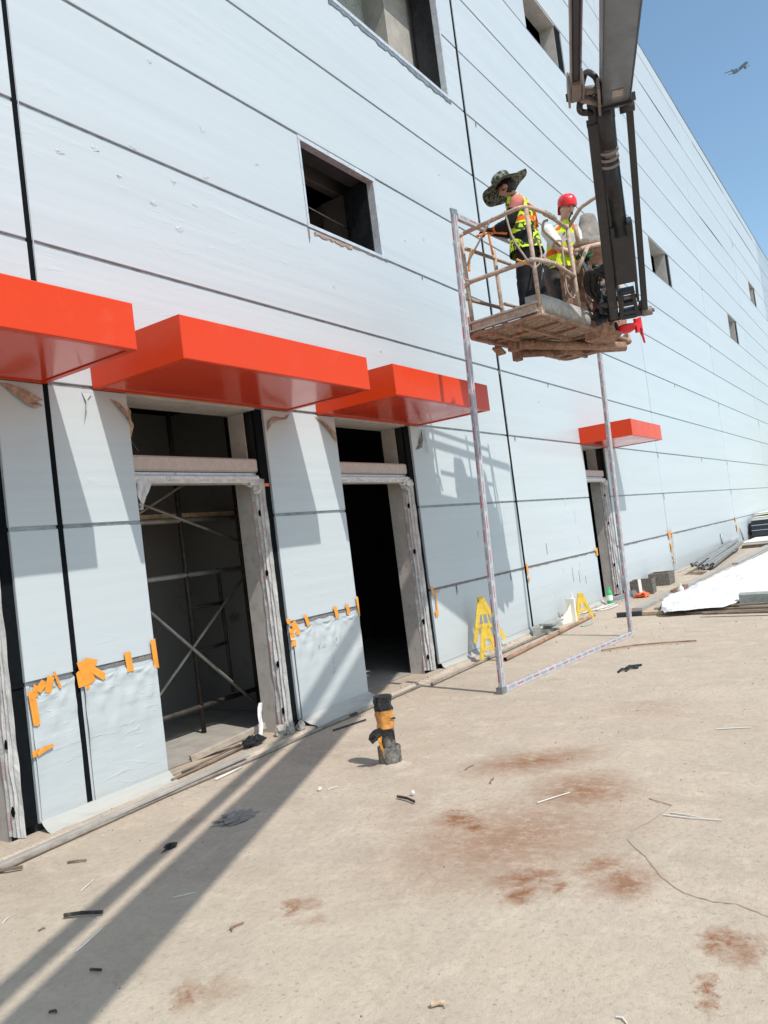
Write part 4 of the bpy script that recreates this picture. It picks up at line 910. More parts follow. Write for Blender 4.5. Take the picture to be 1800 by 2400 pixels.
# panel stacks
for k, (x0, y0, z0, x1, y1, z1, mt, lb) in enumerate(((28.0, -1.3, .10, 33, -.25, .17, 'cream', 'cream board sheet laid under the black panel stack'), (27.7, -1.45, .0, 33, -.3, .09, 'dark_wood', 'brown pallet under the cream board'),
        (31.0, -1.6, .22, 38, -.15, .42, 'pack', 'lowest black panel pack of the far stack'), (31.05, -1.6, .44, 38, -.15, .60, 'pack', 'second black panel pack of the far stack'), (31.2, -1.6, .62, 38, -.15, .78, 'pack', 'third black panel pack of the far stack'), (31.4, -1.6, .80, 38, -.15, .87, 'cream', 'cream board on top of the black panel packs'), (32.5, -1.5, .95, 38.5, -.10, 1.0, 'cream', 'tilted top cream board above the far stack'))):
    m = MB(); m.box((x0, y0, z0), (x1, y1, z1), 0, None, .012); m.box((x0 - .01, y0, z1 + .002), (x1, y1, z1 + .016), 1)
    single(m, 'panel_pack' if mt != 'dark_wood' else 'pallet', [mt, 'galv'] if mt == 'pack' else [mt, mt], lb, 'panel stack', (x0, y0, z0))
flatbar('standing_rod', (36.6, -.03, .55), (36.55, -.03, 1.0), .05, .03, 'joint', 'dark bent strip hanging on the far wall', 'strip')

# ------------------------------------------------------------------ film-wrapped window frame held up by the workers
WF = thing('window_frame', 'tall empty frame wrapped in red-printed film, stood on the slab and steadied from the basket', 'frame', (6.98, -1.33, 0))
bl = V((6.985, -1.335, .03)); br = V((10.30, -1.645, .03)); tl = V((7.15, -1.40, 4.78)); tr = tl + (br - bl)
dirx = (br - bl).normalized(); upv = (tl - bl).normalized(); nn = dirx.cross(upv)
def fbar(p, q, nm='frame_bar'):
    m = MB(); m.bar(p, q, .060, .045, up=nn.cross((q - p).normalized()) if False else nn, chamfer=.08)
    # a rib along the bar, as on an aluminium profile
    off = nn * -.028; m.bar(p + off, q + off, .022, .012, up=nn, chamfer=.1)
    m.build(nm, 'frame_film', WF)
fbar(bl, tl); fbar(br, tr); fbar(bl + dirx * .045, br - dirx * .045); fbar(tl + dirx * .045, tr - dirx * .045)
m = MB(); m.box((-.06, -.035, -.03), (.03, .03, .035), 0, (bl, dirx, nn, V((0, 0, 1)))); m.build('corner_shoe', 'joint', WF)
m = MB(); m.bar(tl - dirx * .05 + upv * .03, tl + dirx * .06 + upv * .04, .07, .02, up=nn); m.build('corner_shoe', 'joint', WF)

# ------------------------------------------------------------------ boom lift with platform
BL = thing('boom_lift', 'dark telescopic boom with jib carrying a rusty work platform beside the facade', 'boom lift', (8.7, -2.2, 3.66))
ang = -.106; B0 = V((7.52, -2.05, 3.66)); bu = V((math.cos(ang), math.sin(ang), 0)); bv = V((-math.sin(ang), math.cos(ang), 0)); ZZ = V((0, 0, 1))
W_, D_ = 2.31, .89
def bk(a, b_, h): return B0 + bu * a + bv * b_ + ZZ * h
def btube(name, pts, r_=.021, mat='basket', n=10, par=BL):
    m = MB(); m.tube([bk(*p) for p in pts], r_, n); return m.build(name, mat, par)
def rounded(path, rad=.07, k=4):
    out = [V(path[0])]
    for i in range(1, len(path) - 1):
        a, b_, c = V(path[i - 1]), V(path[i]), V(path[i + 1]); d1 = (a - b_).normalized() * rad; d2 = (c - b_).normalized() * rad
        for j in range(k + 1):
            t = j / k; out.append((b_ + d1) * (1 - t) ** 2 + b_ * 2 * t * (1 - t) + (b_ + d2) * t ** 2)
    out.append(V(path[-1])); return out
# platform floor: rim, cross members, grating
rim = rounded([(.5, 0, 0), (W_, 0, 0), (W_, D_, 0), (0, D_, 0), (0, 0, 0), (.5, 0, 0)], .12, 5)
fl_ = btube('platform_rim', rim, .026, 'rust', 8); 
m = MB(); m.box((.03, .03, .012), (W_ - .03, D_ - .03, .020), 0, (B0, bu, bv, ZZ)); MT['deck'] = simple('shadowed_rust_deck', (.12, .08, .058), .9, .1, .4, 14, .6)  # dark tone paints the shade between the members into the rust
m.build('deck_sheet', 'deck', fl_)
m = MB()
for k in range(58): a = -.35 + (W_ + .3) * k / 57; a0, a1 = max(.03, a), min(W_ - .03, a + .40); b0_ = .03 + (D_ - .06) * (a0 - a) / .40; b1_ = .03 + (D_ - .06) * (a1 - a) / .40; m.bar(bk(a0, b0_, -.004 + R.uniform(-.006, .004)), bk(a1, b1_, -.004), .011, .018)
for k in range(58): a = -.35 + (W_ + .3) * k / 57; a0, a1 = max(.03, a), min(W_ - .03, a + .40); b0_ = D_ - .03 - (D_ - .06) * (a0 - a) / .40; b1_ = D_ - .03 - (D_ - .06) * (a1 - a) / .40; m.bar(bk(a0, b0_, -.004 + R.uniform(-.006, .004)), bk(a1, b1_, -.004), .011, .018)
MT['grate'] = simple('mud_caked_grating', (.56, .44, .34), .9, 0, .5, 30, .8, dirt=(.16, .11, .08), dirt_amt=.8)
g_ = m.build('grating', 'grate', fl_); g_['kind'] = 'stuff'
for a in (.38, .80, 1.25, 1.70, 2.05): m = MB(); m.bar(bk(a, .02, -.022), bk(a, D_ - .02, -.022), .045, .04); m.build('cross_member', 'rust', fl_)
for b_ in (.30, .60): m = MB(); m.bar(bk(.03, b_, -.03), bk(W_ - .03, b_, -.03), .04, .05); m.build('cross_member', 'rust', fl_)
m = MB(); m.bar(bk(.04, .80, -.03), bk(W_ - .3, .80, -.03), .05, .06); m.bar(bk(.5, .86, -.06), bk(.62, .86, -.12), .10, .03); m.build('cross_member', 'rust', fl_)
# edge slots on the right rim
for k in range(4): m = MB(); m.bar(bk(W_ + .035, .12 + .19 * k, .0), bk(W_ + .035, .24 + .19 * k, .0), .05, .02); m.build('rim_lug', 'rust', fl_)
for p, q, r_ in (((.55, .62, -.085), (1.95, -.02, -.10), .052), ((.95, .84, -.09), (2.1, .02, -.09), .046), ((1.25, .70, -.08), (1.5, .15, -.08), .03)): btube('support_arm', [p, q], r_, 'rust', 12)
for p in ((.52, .66, -.10), (.93, .84, -.12), (1.3, .5, -.11), (1.65, .28, -.10)): 
    m = MB(); m.box((p[0] - .05, p[1] - .04, p[2] - .05), (p[0] + .05, p[1] + .04, p[2] + .06), 0, (B0, bu, bv, ZZ)); m.build('bracket', 'rust', BL)
for k in range(9):
    p = bk(.9 + R.uniform(-.2, .35), .55 + R.uniform(-.2, .2), -.05); m = MB(); m.tube([p, p + V((R.uniform(-.12, .12), R.uniform(-.1, .1), R.uniform(-.03, .01))), p + V((R.uniform(-.2, .2), R.uniform(-.1, .1), -.02))], .006, 5); m.build('mud_drip', 'grey_sheet', BL)
# toe boards
m = MB(); m.box((-.004, .06, .035), (.012, D_ - .06, .125), 0, (B0, bu, bv, ZZ)); m.build('toe_board', 'basket', BL)
m = MB(); m.bar(bk(-.012, .04, .135), bk(-.012, D_ - .04, .135), .03, .022); m.bar(bk(-.015, .04, .045), bk(-.015, D_ - .04, .045), .03, .015); m.build('toe_board', 'grey_sheet', BL)
m = MB(); m.box((-.03, D_ - .05, .02), (.03, D_ + .04, .21), 0, (B0, bu, bv, ZZ), .004); m.build('corner_plate', 'rust', BL)
m = MB(); m.box((.06, D_ - .012, .03), (W_ - .05, D_ + .002, .13), 0, (B0, bu, bv, ZZ)); m.build('toe_board', 'rust', BL)
pts = rounded([(.06, .20, 0), (.07, .03, 0), (.5, .012, 0), (1.1, .012, 0), (1.7, .015, 0)], .06, 4); m = MB()
m.loft([[bk(p.x, p.y, .03), bk(p.x, p.y, .24 - .035 * i / len(pts)), bk(p.x + .004, p.y + .008, .24 - .035 * i / len(pts)), bk(p.x + .004, p.y + .008, .03)] for i, p in enumerate(pts)], closed=True); m.build('toe_board', 'grey_sheet', BL)
# posts and rails (inset 4 cm)
e = .045
for p, top in (((e, e), 1.10), ((e, D_ - e), 1.10), ((.98, e), 1.16), ((.72, D_ - e), 1.08), ((1.62, D_ - e), 1.08), ((W_ - e, D_ - e), 1.08), ((W_ - e, e), 1.08)):
    btube('post', [(p[0], p[1], .0), (p[0], p[1], .55), (p[0] - .01, p[1], top)], .023, 'basket')
    m = MB(); m.box((p[0] - .035, p[1] - .035, .0), (p[0] + .035, p[1] + .035, .09), 0, (B0, bu, bv, ZZ)); m.build('post_foot', 'basket', BL)
btube('top_rail', rounded([(-.02, D_ - .12, 1.09), (-.02, e, 1.12), (.45, e, 1.17), (.98, e, 1.12)], .12, 6), .022)
btube('top_rail', rounded([(.98, e, 1.12), (1.0, -.12, 1.30), (1.02, -.55, 1.42)], .05, 5), .02)
btube('top_rail', rounded([(-.02, D_ - .12, 1.09), (-.08, D_ - .06, 1.05), (-.06, D_ - .0, .99), (.2, D_ - e, .98), (W_ - e, D_ - e, 1.02), (W_ - e, e, 1.02)], .05, 4), .02)
btube('mid_rail', rounded([(-.08, D_ - .05, .50), (-.03, D_ - .1, .56), (e - .03, e - .02, .57), (.5, e - .02, .62), (.98, e, .58)], .07, 5), .024)
btube('mid_rail', rounded([(-.10, D_ - .04, .46), (-.02, D_ - e, .40), (.75, D_ - e, .42), (.78, D_ - e, .25)], .05, 4), .02)
btube('mid_rail', [(.8, D_ - e, .48), (W_ - e, D_ - e, .52), (W_ - e, e, .52)], .019)
btube('guard_loop', rounded([(.60, .10, 1.14), (.50, .10, 1.10), (.50, .12, 1.02), (.95, .15, .95)], .05, 5), .015)
btube('guard_loop', rounded([(1.0, .02, .86), (1.2, -.05, .93), (1.55, -.18, 1.02)], .05, 5), .024)
btube('guard_loop', [(1.0, .02, .62), (1.16, -.08, .92)], .022)
for a in (.45, .55, .62): btube('rail_wrap', [(a, e, 1.165), (a + .05, e, 1.16)], .030, 'grey_sheet')
# rail wrapping knots
for p in ((e - .03, e, .57), (.28, e - .01, .60), (.36, e - .01, .61), (.30, e, .61)): crumple(*bk(*p), .035, .035, .03, 'grey_sheet', 'rag_knot', p[0] * 9, BL, 10, .4)
# console and housing behind the jib
def bprism(poly, b0, b1, mat, name): m = MB(); m.prism([bk(a, b0, h) for a, h in poly], bv * (b1 - b0)); return m.build(name, mat, BL)
bprism([(1.30, .22), (1.36, .88), (2.05, .90), (2.05, .22)], .10, .16, 'rust', 'console_panel')
bprism([(1.30, .20), (1.30, .86), (1.34, .86), (1.34, .20)], .16, .62, 'rust', 'console_panel')
bprism([(1.02, .24), (1.04, .78), (1.28, .80), (1.28, .24)], .20, .24, 'rust', 'console_panel')
bprism([(1.46, .40), (1.46, .52), (1.62, .52), (1.62, .40)], .085, .099, 'grey_sheet', 'nameplate')
MT['canvas'] = simple('dusty_grey_canvas', (.21, .19, .17), .85, 0, .3, 8, .8, dirt=(.32, .27, .22), dirt_amt=.4, bdist=.02)
m = MB(); m.loft([[bk(1.72 + ra * math.cos(q) + sh_, .16 + ra * .75 * math.sin(q), h) for q in [2 * math.pi * k / 14 for k in range(14)]] for ra, h, sh_ in ((.10, .90, 0), (.34, 1.00, 0), (.38, 1.05, 0), (.37, 1.09, 0), (.25, 1.18, .06), (.15, 1.40, .12), (.11, 1.52, .13), (.02, 1.53, .13))], cap=True, smooth=True); m.build('console_cover', 'canvas', BL)
m = MB(); m.loft([[bk(1.72 + ra * math.cos(q), .16 + ra * .75 * math.sin(q), h) for q in [2 * math.pi * k / 14 for k in range(14)]] for ra, h in ((.14, .87), (.35, .975), (.395, 1.04), (.39, 1.06))], smooth=True); m.build('console_cover', 'rust', BL)
btube('console_post', [(1.22, .05, 1.0), (1.20, .05, 1.22)], .026, 'basket')
bprism([(1.35, .10), (1.35, .36), (1.95, .30), (1.95, .10)], -.02, .04, 'rust', 'mount_plate')
bprism([(1.42, .36), (1.45, .50), (1.80, .44), (1.80, .32)], -.10, -.04, 'rust', 'mount_plate')
# rotator bracket under the jib
m = MB(); m.loft([[bk(1.15 + dx, -.10 + dy, hh) for dx, dy in ((.1, .06), (.52, .06), (.52, .24), (.1, .24))] for hh in (-.09,)] + [[bk(1.10 + dx, -.16 + dy, .02) for dx, dy in ((.06, .02), (.60, -.0), (.60, .26), (.06, .26))], [bk(1.25 + dx, -.14 + dy, .14) for dx, dy in ((0, 0), (.5, -.04), (.5, .26), (0, .26))]], cap=True, smooth=False); m.build('rotator_bracket', 'rust', BL)
m = MB(); m.tube([bk(1.40, -.18, .02), bk(1.40, .05, .02)], .085, 16); m.build('rotator_hub', 'rust', BL)
m = MB(); m.tube([bk(1.40, -.185, .02), bk(1.40, -.178, .02)], .05, 14); m.build('rotator_hub', 'black', BL)
# ---- jib: top T, bottom J (world)
JT = V((7.27, -3.02, 5.24)); JB = V((8.84, -2.53, 3.76)); jd = (JB - JT).normalized(); jl = (JB - JT).length
jn = V((-jd.y, jd.x, 0)).normalized()            # horizontal, towards the wall
jw = jd.cross(jn).normalized()
if jw.z < 0: jw = -jw
def jp(t, s=0, w_=0): return JT + jd * (jl * t) + jn * s + jw * w_
def jbar(name, a, b_, wd, hg, mat='lift', tubep=False):
    m = MB()
    if tubep: m.tube([a, b_], wd, 14)
    else: m.bar(a, b_, wd, hg, up=jw, chamfer=.08)
    return m.build(name, mat, BL)
jbar('jib_link', jp(.03, .155), jp(1.0, .145), .10, .10)
jbar('jib_link', jp(.03, .095), jp(.6, .085), .03, .12, 'lift')
jbar('jib_rod', jp(-.02, -.175), jp(.99, -.185), .062, .06)
jbar('jib_cylinder', jp(.18, .035, -.02), jp(.55, .0, -.02), .080, 0, 'rod', True)
jbar('jib_cylinder', jp(-.03, .04, -.02), jp(.14, .035, -.02), .082, 0, 'lift', True)
jbar('jib_piston', jp(.10, .035, -.02), jp(.2, .035, -.02), .060, 0, 'lift_side', True)
for t in (.15, .18, .21): jbar('cylinder_ring', jp(t, .035, -.02), jp(t + .012, .033, -.02), .088, 0, 'lift_side', True)
jbar('jib_arm', jp(.50, -.01, -.0), jp(.80, -.02, -.0), .22, .15)
jbar('cylinder_yoke', jp(.545, .10, -.05), jp(.545, -.10, -.05), .05, .05); jbar('cylinder_yoke', jp(.50, .085, -.04), jp(.56, .085, -.04), .02, .09); jbar('cylinder_yoke', jp(.50, -.075, -.04), jp(.56, -.075, -.04), .02, .09)
jbar('jib_arm', jp(.78, .085), jp(.92, .075), .024, .12); jbar('jib_arm', jp(.78, -.115), jp(.92, -.12), .024, .12)
jbar('pin', jp(.90, .10), jp(.90, -.12), .022, 0, 'lift_side', True)
# slotted end bracket, built as a frame so the slots are open
for s in (.055, -.085): jbar('end_bracket', jp(.86, s * .8, -.01), jp(1.0, s * 1.25, -.01), .04, .10)
for t in (.86, .925, .975, 1.0): jbar('end_bracket', jp(t, .06, -.01), jp(t, -.09, -.01), .045, .09)
jbar('pin', jp(1.0, .20), jp(1.0, -.24), .042, 0, 'lift', True); jbar('pin', jp(1.0, -.15), jp(1.0, -.26), .05, 0, 'lift_side', True)
jbar('pin', jp(-.0, -.09), jp(-.0, -.22), .05, 0, 'lift', True); jbar('pin', jp(.03, .09), jp(.03, .21), .035, 0, 'lift', True)
for s in (-.24, -.265): m = MB(); m.tube([jp(1.0, s), jp(1.0, s - .02)], .022, 8); m.build('bolt', 'lift_side', BL)
m = MB(); m.prism([jp(.955, -.13, 0), jp(1.02, -.10, 0), jp(1.02, -.19, 0), jp(.93, -.175, 0)], jw * .05); m.build('end_bracket', 'lift', BL)
# hoses
def hose(pts, r_=.012, mat='rubber', name='hose'):
    P = [V(p) for p in pts]; out = []
    for i in range(len(P) - 1):
        p0, p1, p2, p3 = P[max(i - 1, 0)], P[i], P[i + 1], P[min(i + 2, len(P) - 1)]
        for k in range(6):
            t = k / 6; out.append(.5 * ((2 * p1) + (p2 - p0) * t + (2 * p0 - 5 * p1 + 4 * p2 - p3) * t * t + (3 * p1 - p0 - 3 * p2 + p3) * t ** 3))
    out.append(P[-1]); m = MB(); m.tube(out, r_, 7); return m.build(name, mat, BL)
hose([jp(.24, .09, -.04), jp(.27, .095, -.06), jp(.4, .07, -.05), jp(.55, .085, -.04), jp(.75, .10, -.04)], .010); hose([jp(.2, .0, .05), jp(.4, .08, .05), jp(.7, .11, .04), jp(.9, .16, .04)], .013)
for k in range(9):
    a = .16 + .018 * k; hose([jp(.66 + .02 * k, .12, .06), jp(.74, .20 + .02 * k, .10), jp(.86, a + .10, .12 + .02 * (k % 3)), jp(.97, .22, .08), bk(1.25 + .04 * k, -.08, .12)], R.choice((.010, .013, .016)))
for k in range(6):
    p = bk(1.30 + .05 * (k % 2), -.05, .72 - .07 * k); m = MB(); m.tube([p, p + bu * .07 - bv * .05], .028, 10); m.build('control_knob', 'rubber', BL)
for k in range(5): hose([bk(1.22 + .03 * k, .06, .9), bk(1.18 + .04 * k, -.02, .6), bk(1.24 + .03 * k, -.06, .35), bk(1.38 + .02 * k, -.10, .15)], .012)
for k in range(4): p = jp(.93, .17 + .02 * k, .08); hose([p, p + V((.05, .02, -.10)), p + V((-.03, .06, -.20)), bk(1.2 + .05 * k, -.12, .03)], .014)
crumple(*jp(.93, .20, .08), .10, .08, .13, 'lift', 'hose_cluster', 77, BL, 14, .6, 3)
crumple(*bk(1.28, -.06, .12), .12, .09, .10, 'lift', 'hose_cluster', 78, BL, 14, .6, 3)
# ---- main boom and second member, extending back over the photographer
T0 = V((7.12, -3.127, 5.33)); bd = V((.942, .2813, .183)).normalized(); bn = V((-bd.y, bd.x, 0)).normalized(); bw = bd.cross(bn).normalized()
if bw.z < 0: bw = -bw
def bp(t, s=0, w_=0): return T0 + bd * t + bn * s + bw * w_
def hollow(name, a, b_, wd, hg, mats, t=.012):
    m = MB(); m.bar(a, b_, wd, hg, up=bw, chamfer=.06); return m.build(name, mats, BL)
mb_ = MB(); sw, shh = .118, .115
P = [bp(t, s, w_) for t in (0, -12.5) for s, w_ in ((-sw, -shh), (sw, -shh), (sw, shh), (-sw, shh))]
mb_.add(P, [(0, 1, 5, 4), (2, 3, 7, 6), (3, 0, 4, 7)], 0); mb_.add(P, [(1, 2, 6, 5)], 1); mb_.add(P, [(0, 3, 2, 1), (4, 5, 6, 7)], 0)
mb_.build('boom_section', ['boom', 'lift_side'], BL)  # wall-facing side takes the brighter tone painted for the light there
for s in (sw, -sw): m = MB(); m.bar(bp(.015, s, -shh), bp(-12.4, s, -shh), .014, .014, up=bw, chamfer=.3); m.build('boom_edge', 'lift', BL)
m = MB(); m.bar(bp(.02, -sw - .02, -shh - .012), bp(.02, sw + .01, -shh - .012), .05, .03, up=bw); m.bar(bp(.0, -sw - .02, -.06), bp(.0, -sw - .02, -shh - .01), .06, .04); m.build('boom_end_plate', 'lift', BL)
m = MB(); m.box((-.38, -.05, -.006), (-.20, .04, -.001), 0, (bp(0, 0, -shh), bd, bn, bw)); m.build('reflector_plate', 'grey_sheet', BL)
m = MB(); m.prism([bp(-.55, sw + .001, -.02), bp(-.95, sw + .001, .06), bp(-.93, sw + .001, .09), bp(-.55, sw + .001, .0)], bn * .002); m.build('paint_scratch', 'rod', BL)
m = MB()
for k in range(7): p = bp(-.05 - .045 * k, sw + .02, -.08); m.tube([p, p + bw * .10], .010, 5)
m.bar(bp(.02, sw + .03, -.13), bp(-.45, sw + .03, -.05), .02, .10, up=bw); m.build('hose_guard', 'lift_side', BL)
# second member parallel to the boom
A2 = V((6.905, -2.844, 5.336)); Bdir = (V((5.36, -3.364, 5.112)) - A2).normalized()
def sp2(t, s=0, w_=0): return A2 + Bdir * t + bn * s + bw * w_
m = MB(); m.bar(sp2(.3), sp2(12.2), .05, .06, up=bw, chamfer=.1); m.build('levelling_link', 'lift', BL)
m = MB(); m.bar(sp2(.3, .038), sp2(12.2, .038), .012, .075, up=bw, chamfer=.1); m.bar(sp2(.3, -.038), sp2(12.2, -.038), .012, .075, up=bw, chamfer=.1); m.build('levelling_link', 'lift_side', BL)
m = MB(); m.bar(sp2(-.06), sp2(.32), .10, .12, up=bw, chamfer=.1); m.build('link_sleeve', 'lift_side', BL)
for s in (-.06, .06): m = MB(); m.bar(sp2(-.14, s), sp2(.30, s), .018, .14, up=bw, chamfer=.1); m.build('link_cheek', 'lift_side', BL)
m = MB(); m.tube([sp2(-.07, .085), sp2(-.07, -.20)], .034, 12); m.build('pin', 'lift', BL)
m = MB(); m.tube([sp2(.02, -.04, -.01), bp(-.15, sw, .0)], .038, 10); m.tube([sp2(-.02, -.04, -.06), bp(-.05, sw, -.10)], .03, 10); m.build('pin', 'lift_side', BL)
hose([sp2(-.02, -.05, .02), sp2(.10, -.10, .10), bp(-.35, sw + .05, .05), bp(-.2, sw + .02, .02)], .026); hose([sp2(-.1, -.04, -.03), sp2(-.14, -.03, -.12), jp(.0, .12, .02), jp(.06, .14, 0)], .030)
hose([sp2(-.08, -.10, -.03), jp(-.06, .13, .05), jp(.02, .10, .03)], .022)
m = MB(); m.prism([jp(-.06, .19, .02), jp(-.10, .05, .02), jp(.02, .05, .02), jp(.10, .13, .02), jp(.10, .19, .02)], jw * -.05); m.build('knuckle_plate', 'lift', BL)
m = MB(); m.bar(jp(-.08, .03), jp(.02, .03), .15, .14, up=jw); m.build('knuckle_plate', 'lift', BL)
# red bundle tied under the jib
t = thing('red_hard_hat', 'red helmet with strap loop hanging under the end of the jib', 'helmet', tuple(V((9.0, -2.46, 3.66))))
c = V((8.99, -2.46, 3.66)); m = MB(); rings = []
for i in range(7):
    th = math.pi / 2 * i / 6; rings.append([c + V((.095 * math.cos(th) * math.cos(q), .115 * math.cos(th) * math.sin(q), -.09 * math.sin(th) + .02)) for q in [2 * math.pi * k / 16 for k in range(16)]])
m.loft(rings, cap=True); m.build('shell', 'red', t)
m = MB(); m.tube([c + V((.08, -.10, .02)), c + V((.10, -.14, -.12)), c + V((.06, -.16, -.20)), c + V((.0, -.17, -.17)), c + V((-.02, -.16, -.05))], .012, 7); m.build('strap', 'red', t)
m = MB(); m.box((-.035, -.018, -.08), (.035, .018, .08), 0, (c + V((.05, -.12, 0)), V((.55, -.83, 0)), V((.83, .55, 0)), V((0, 0, 1))), .01); m.build('strap_pad', 'red', t)

# ------------------------------------------------------------------ ropes and lanyards on the rails
def rope(name, pts, r_, mat, label, cat='lanyard'):
    P = [bk(*p) for p in pts]; out = []
    for i in range(len(P) - 1):
        p0, p1, p2, p3 = P[max(i - 1, 0)], P[i], P[i + 1], P[min(i + 2, len(P) - 1)]
        for k in range(6):
            t = k / 6; out.append(.5 * ((2 * p1) + (p2 - p0) * t + (2 * p0 - 5 * p1 + 4 * p2 - p3) * t * t + (3 * p1 - p0 - 3 * p2 + p3) * t ** 3))
    out.append(P[-1]); m = MB(); m.tube(out, r_, 6); single(m, name, mat, label, cat, tuple(P[0]))
rope('safety_lanyard', [(-.03, .40, 1.13), (-.06, .55, .95), (-.08, .75, .72), (-.08, .80, .60), (-.07, .72, .55)], .010, 'rope', 'rope hanging from the left corner of the platform rail')
rope('safety_lanyard', [(-.03, .25, 1.14), (-.04, .20, .85), (-.03, .10, .62), (.05, .05, .50), (.18, .02, .62), (.32, .10, .85), (.42, .22, 1.0)], .010, 'rope', 'rope looping across the left side of the platform to the camouflage vest')
rope('safety_lanyard', [(.40, .18, 1.05), (.32, .08, .75), (.20, .05, .45), (.12, .10, .22), (.10, .25, .12)], .010, 'rubber', 'dark webbing strap dropping from the first worker to the platform floor')
rope('safety_lanyard', [(1.00, .10, 1.10), (.86, .08, .95), (.80, .07, .60), (.80, .07, .40), (.90, .06, .33), (.98, .06, .42), (1.0, .06, .75), (.98, .08, 1.0)], .011, 'rope', 'long rope loop hanging in front of the second worker')
rope('orange_strap', [(-.03, .62, 1.0), (.12, .60, 1.06), (.20, .56, 1.08), (.24, .40, 1.02)], .014, 'sun_strap', 'orange strap between the first worker\'s hands and the rail', 'strap')
rope('orange_strap', [(.17, .58, 1.07), (.18, .58, .96), (.20, .58, .84)], .013, 'sun_strap', 'orange strap end hanging below the first worker\'s hands', 'strap')
rope('yellow_strap', [(-.05, .68, .88), (-.06, .72, .78), (-.06, .74, .66)], .013, 'tape', 'yellow webbing on the rope at the left platform corner', 'strap')
rope('yellow_strap', [(-.01, .2, .62), (-.0, .12, .56), (.05, .08, .54)], .013, 'tape', 'yellow webbing lying on the mid rail', 'strap')

# ------------------------------------------------------------------ people
def skin_mesh(name, joints, edges, mat, parent, root, sub=2, off=None):
    me = bpy.data.meshes.new(name); keys = list(joints); off = parent_world(parent)
    me.from_pydata([V(joints[k][0]) - off for k in keys], [(keys.index(a), keys.index(b_)) for a, b_ in edges], [])
    o = bpy.data.objects.new(name, me); COL.objects.link(o); o.parent = parent
    md = o.modifiers.new('skin', 'SKIN'); md.use_smooth_shade = True; md.branch_smoothing = .35
    sv = me.skin_vertices[0].data
    for i, k in enumerate(keys):
        r_ = joints[k][1]; sv[i].radius = (r_, r_) if isinstance(r_, (int, float)) else r_
        sv[i].use_root = (k == root)
    sb = o.modifiers.new('sub', 'SUBSURF'); sb.levels = sub; sb.render_levels = sub
    dg = bpy.context.evaluated_depsgraph_get(); dg.update(); me2 = bpy.data.meshes.new_from_object(o.evaluated_get(dg)); o.modifiers.clear(); o.data = me2; me2.name = name
    me2.materials.clear(); me2.materials.append(MT[mat]); bpy.data.meshes.remove(me)
    for p in me2.polygons: p.use_smooth = True
    return o
def limb(name, pts, mat, parent, sub=2, wr=.006):
    """lofted tapering sleeve or trouser leg: list of (point, radius)"""
    P = [V(p[0]) for p in pts]; Q = []; Rr = []
    for i in range(len(P) - 1):
        p0, p1, p2, p3 = P[max(i - 1, 0)], P[i], P[i + 1], P[min(i + 2, len(P) - 1)]
        for k in range(6):
            t = k / 6; Q.append(.5 * ((2 * p1) + (p2 - p0) * t + (2 * p0 - 5 * p1 + 4 * p2 - p3) * t * t + (3 * p1 - p0 - 3 * p2 + p3) * t ** 3)); Rr.append(pts[i][1] * (1 - t) + pts[i + 1][1] * t + R.uniform(-wr, wr) * .6)
    Q.append(P[-1]); Rr.append(pts[-1][1]); m = MB(); m.tube(Q, 0, 14, radii=Rr)
    return m.build(name, mat, parent)
def shell(name, rings_def, mat, parent, fwdv, sidev, n=24, fold=.006, seed=0, cap=False, mats=None):
    """torso garment: rings (centre, half width, half depth)"""
    rings = []
    D = []
    for i in range(len(rings_def) - 1):
        for k in range(3):
            t = k / 3; a, b_ = rings_def[i], rings_def[i + 1]; D.append((V(a[0]).lerp(V(b_[0]), t), a[1] * (1 - t) + b_[1] * t, a[2] * (1 - t) + b_[2] * t))
    D.append((V(rings_def[-1][0]), rings_def[-1][1], rings_def[-1][2]))
    for j, (c, wx, dp) in enumerate(D):
        ring = []
        for k in range(n):
            q = 2 * math.pi * k / n; ca, sa = math.cos(q), math.sin(q); f = 1 + fold * 6 * noise.noise(V((ca * 2, sa * 2, j * .5 + seed)))
            # superellipse for a boxier torso
            ex = .8; x = math.copysign(abs(ca) ** ex, ca) * wx * f; y = math.copysign(abs(sa) ** ex, sa) * dp * f
            ring.append(c + sidev * x + fwdv * y)
        rings.append(ring)
    m = MB(); m.loft(rings, cap=cap)
    if mats:
        nseg = len(rings) - 1
        for j in range(nseg):
            for k in range(n): m.mi[j * n + k] = mats(j / nseg, k / n)
    return m.build(name, mat, parent)
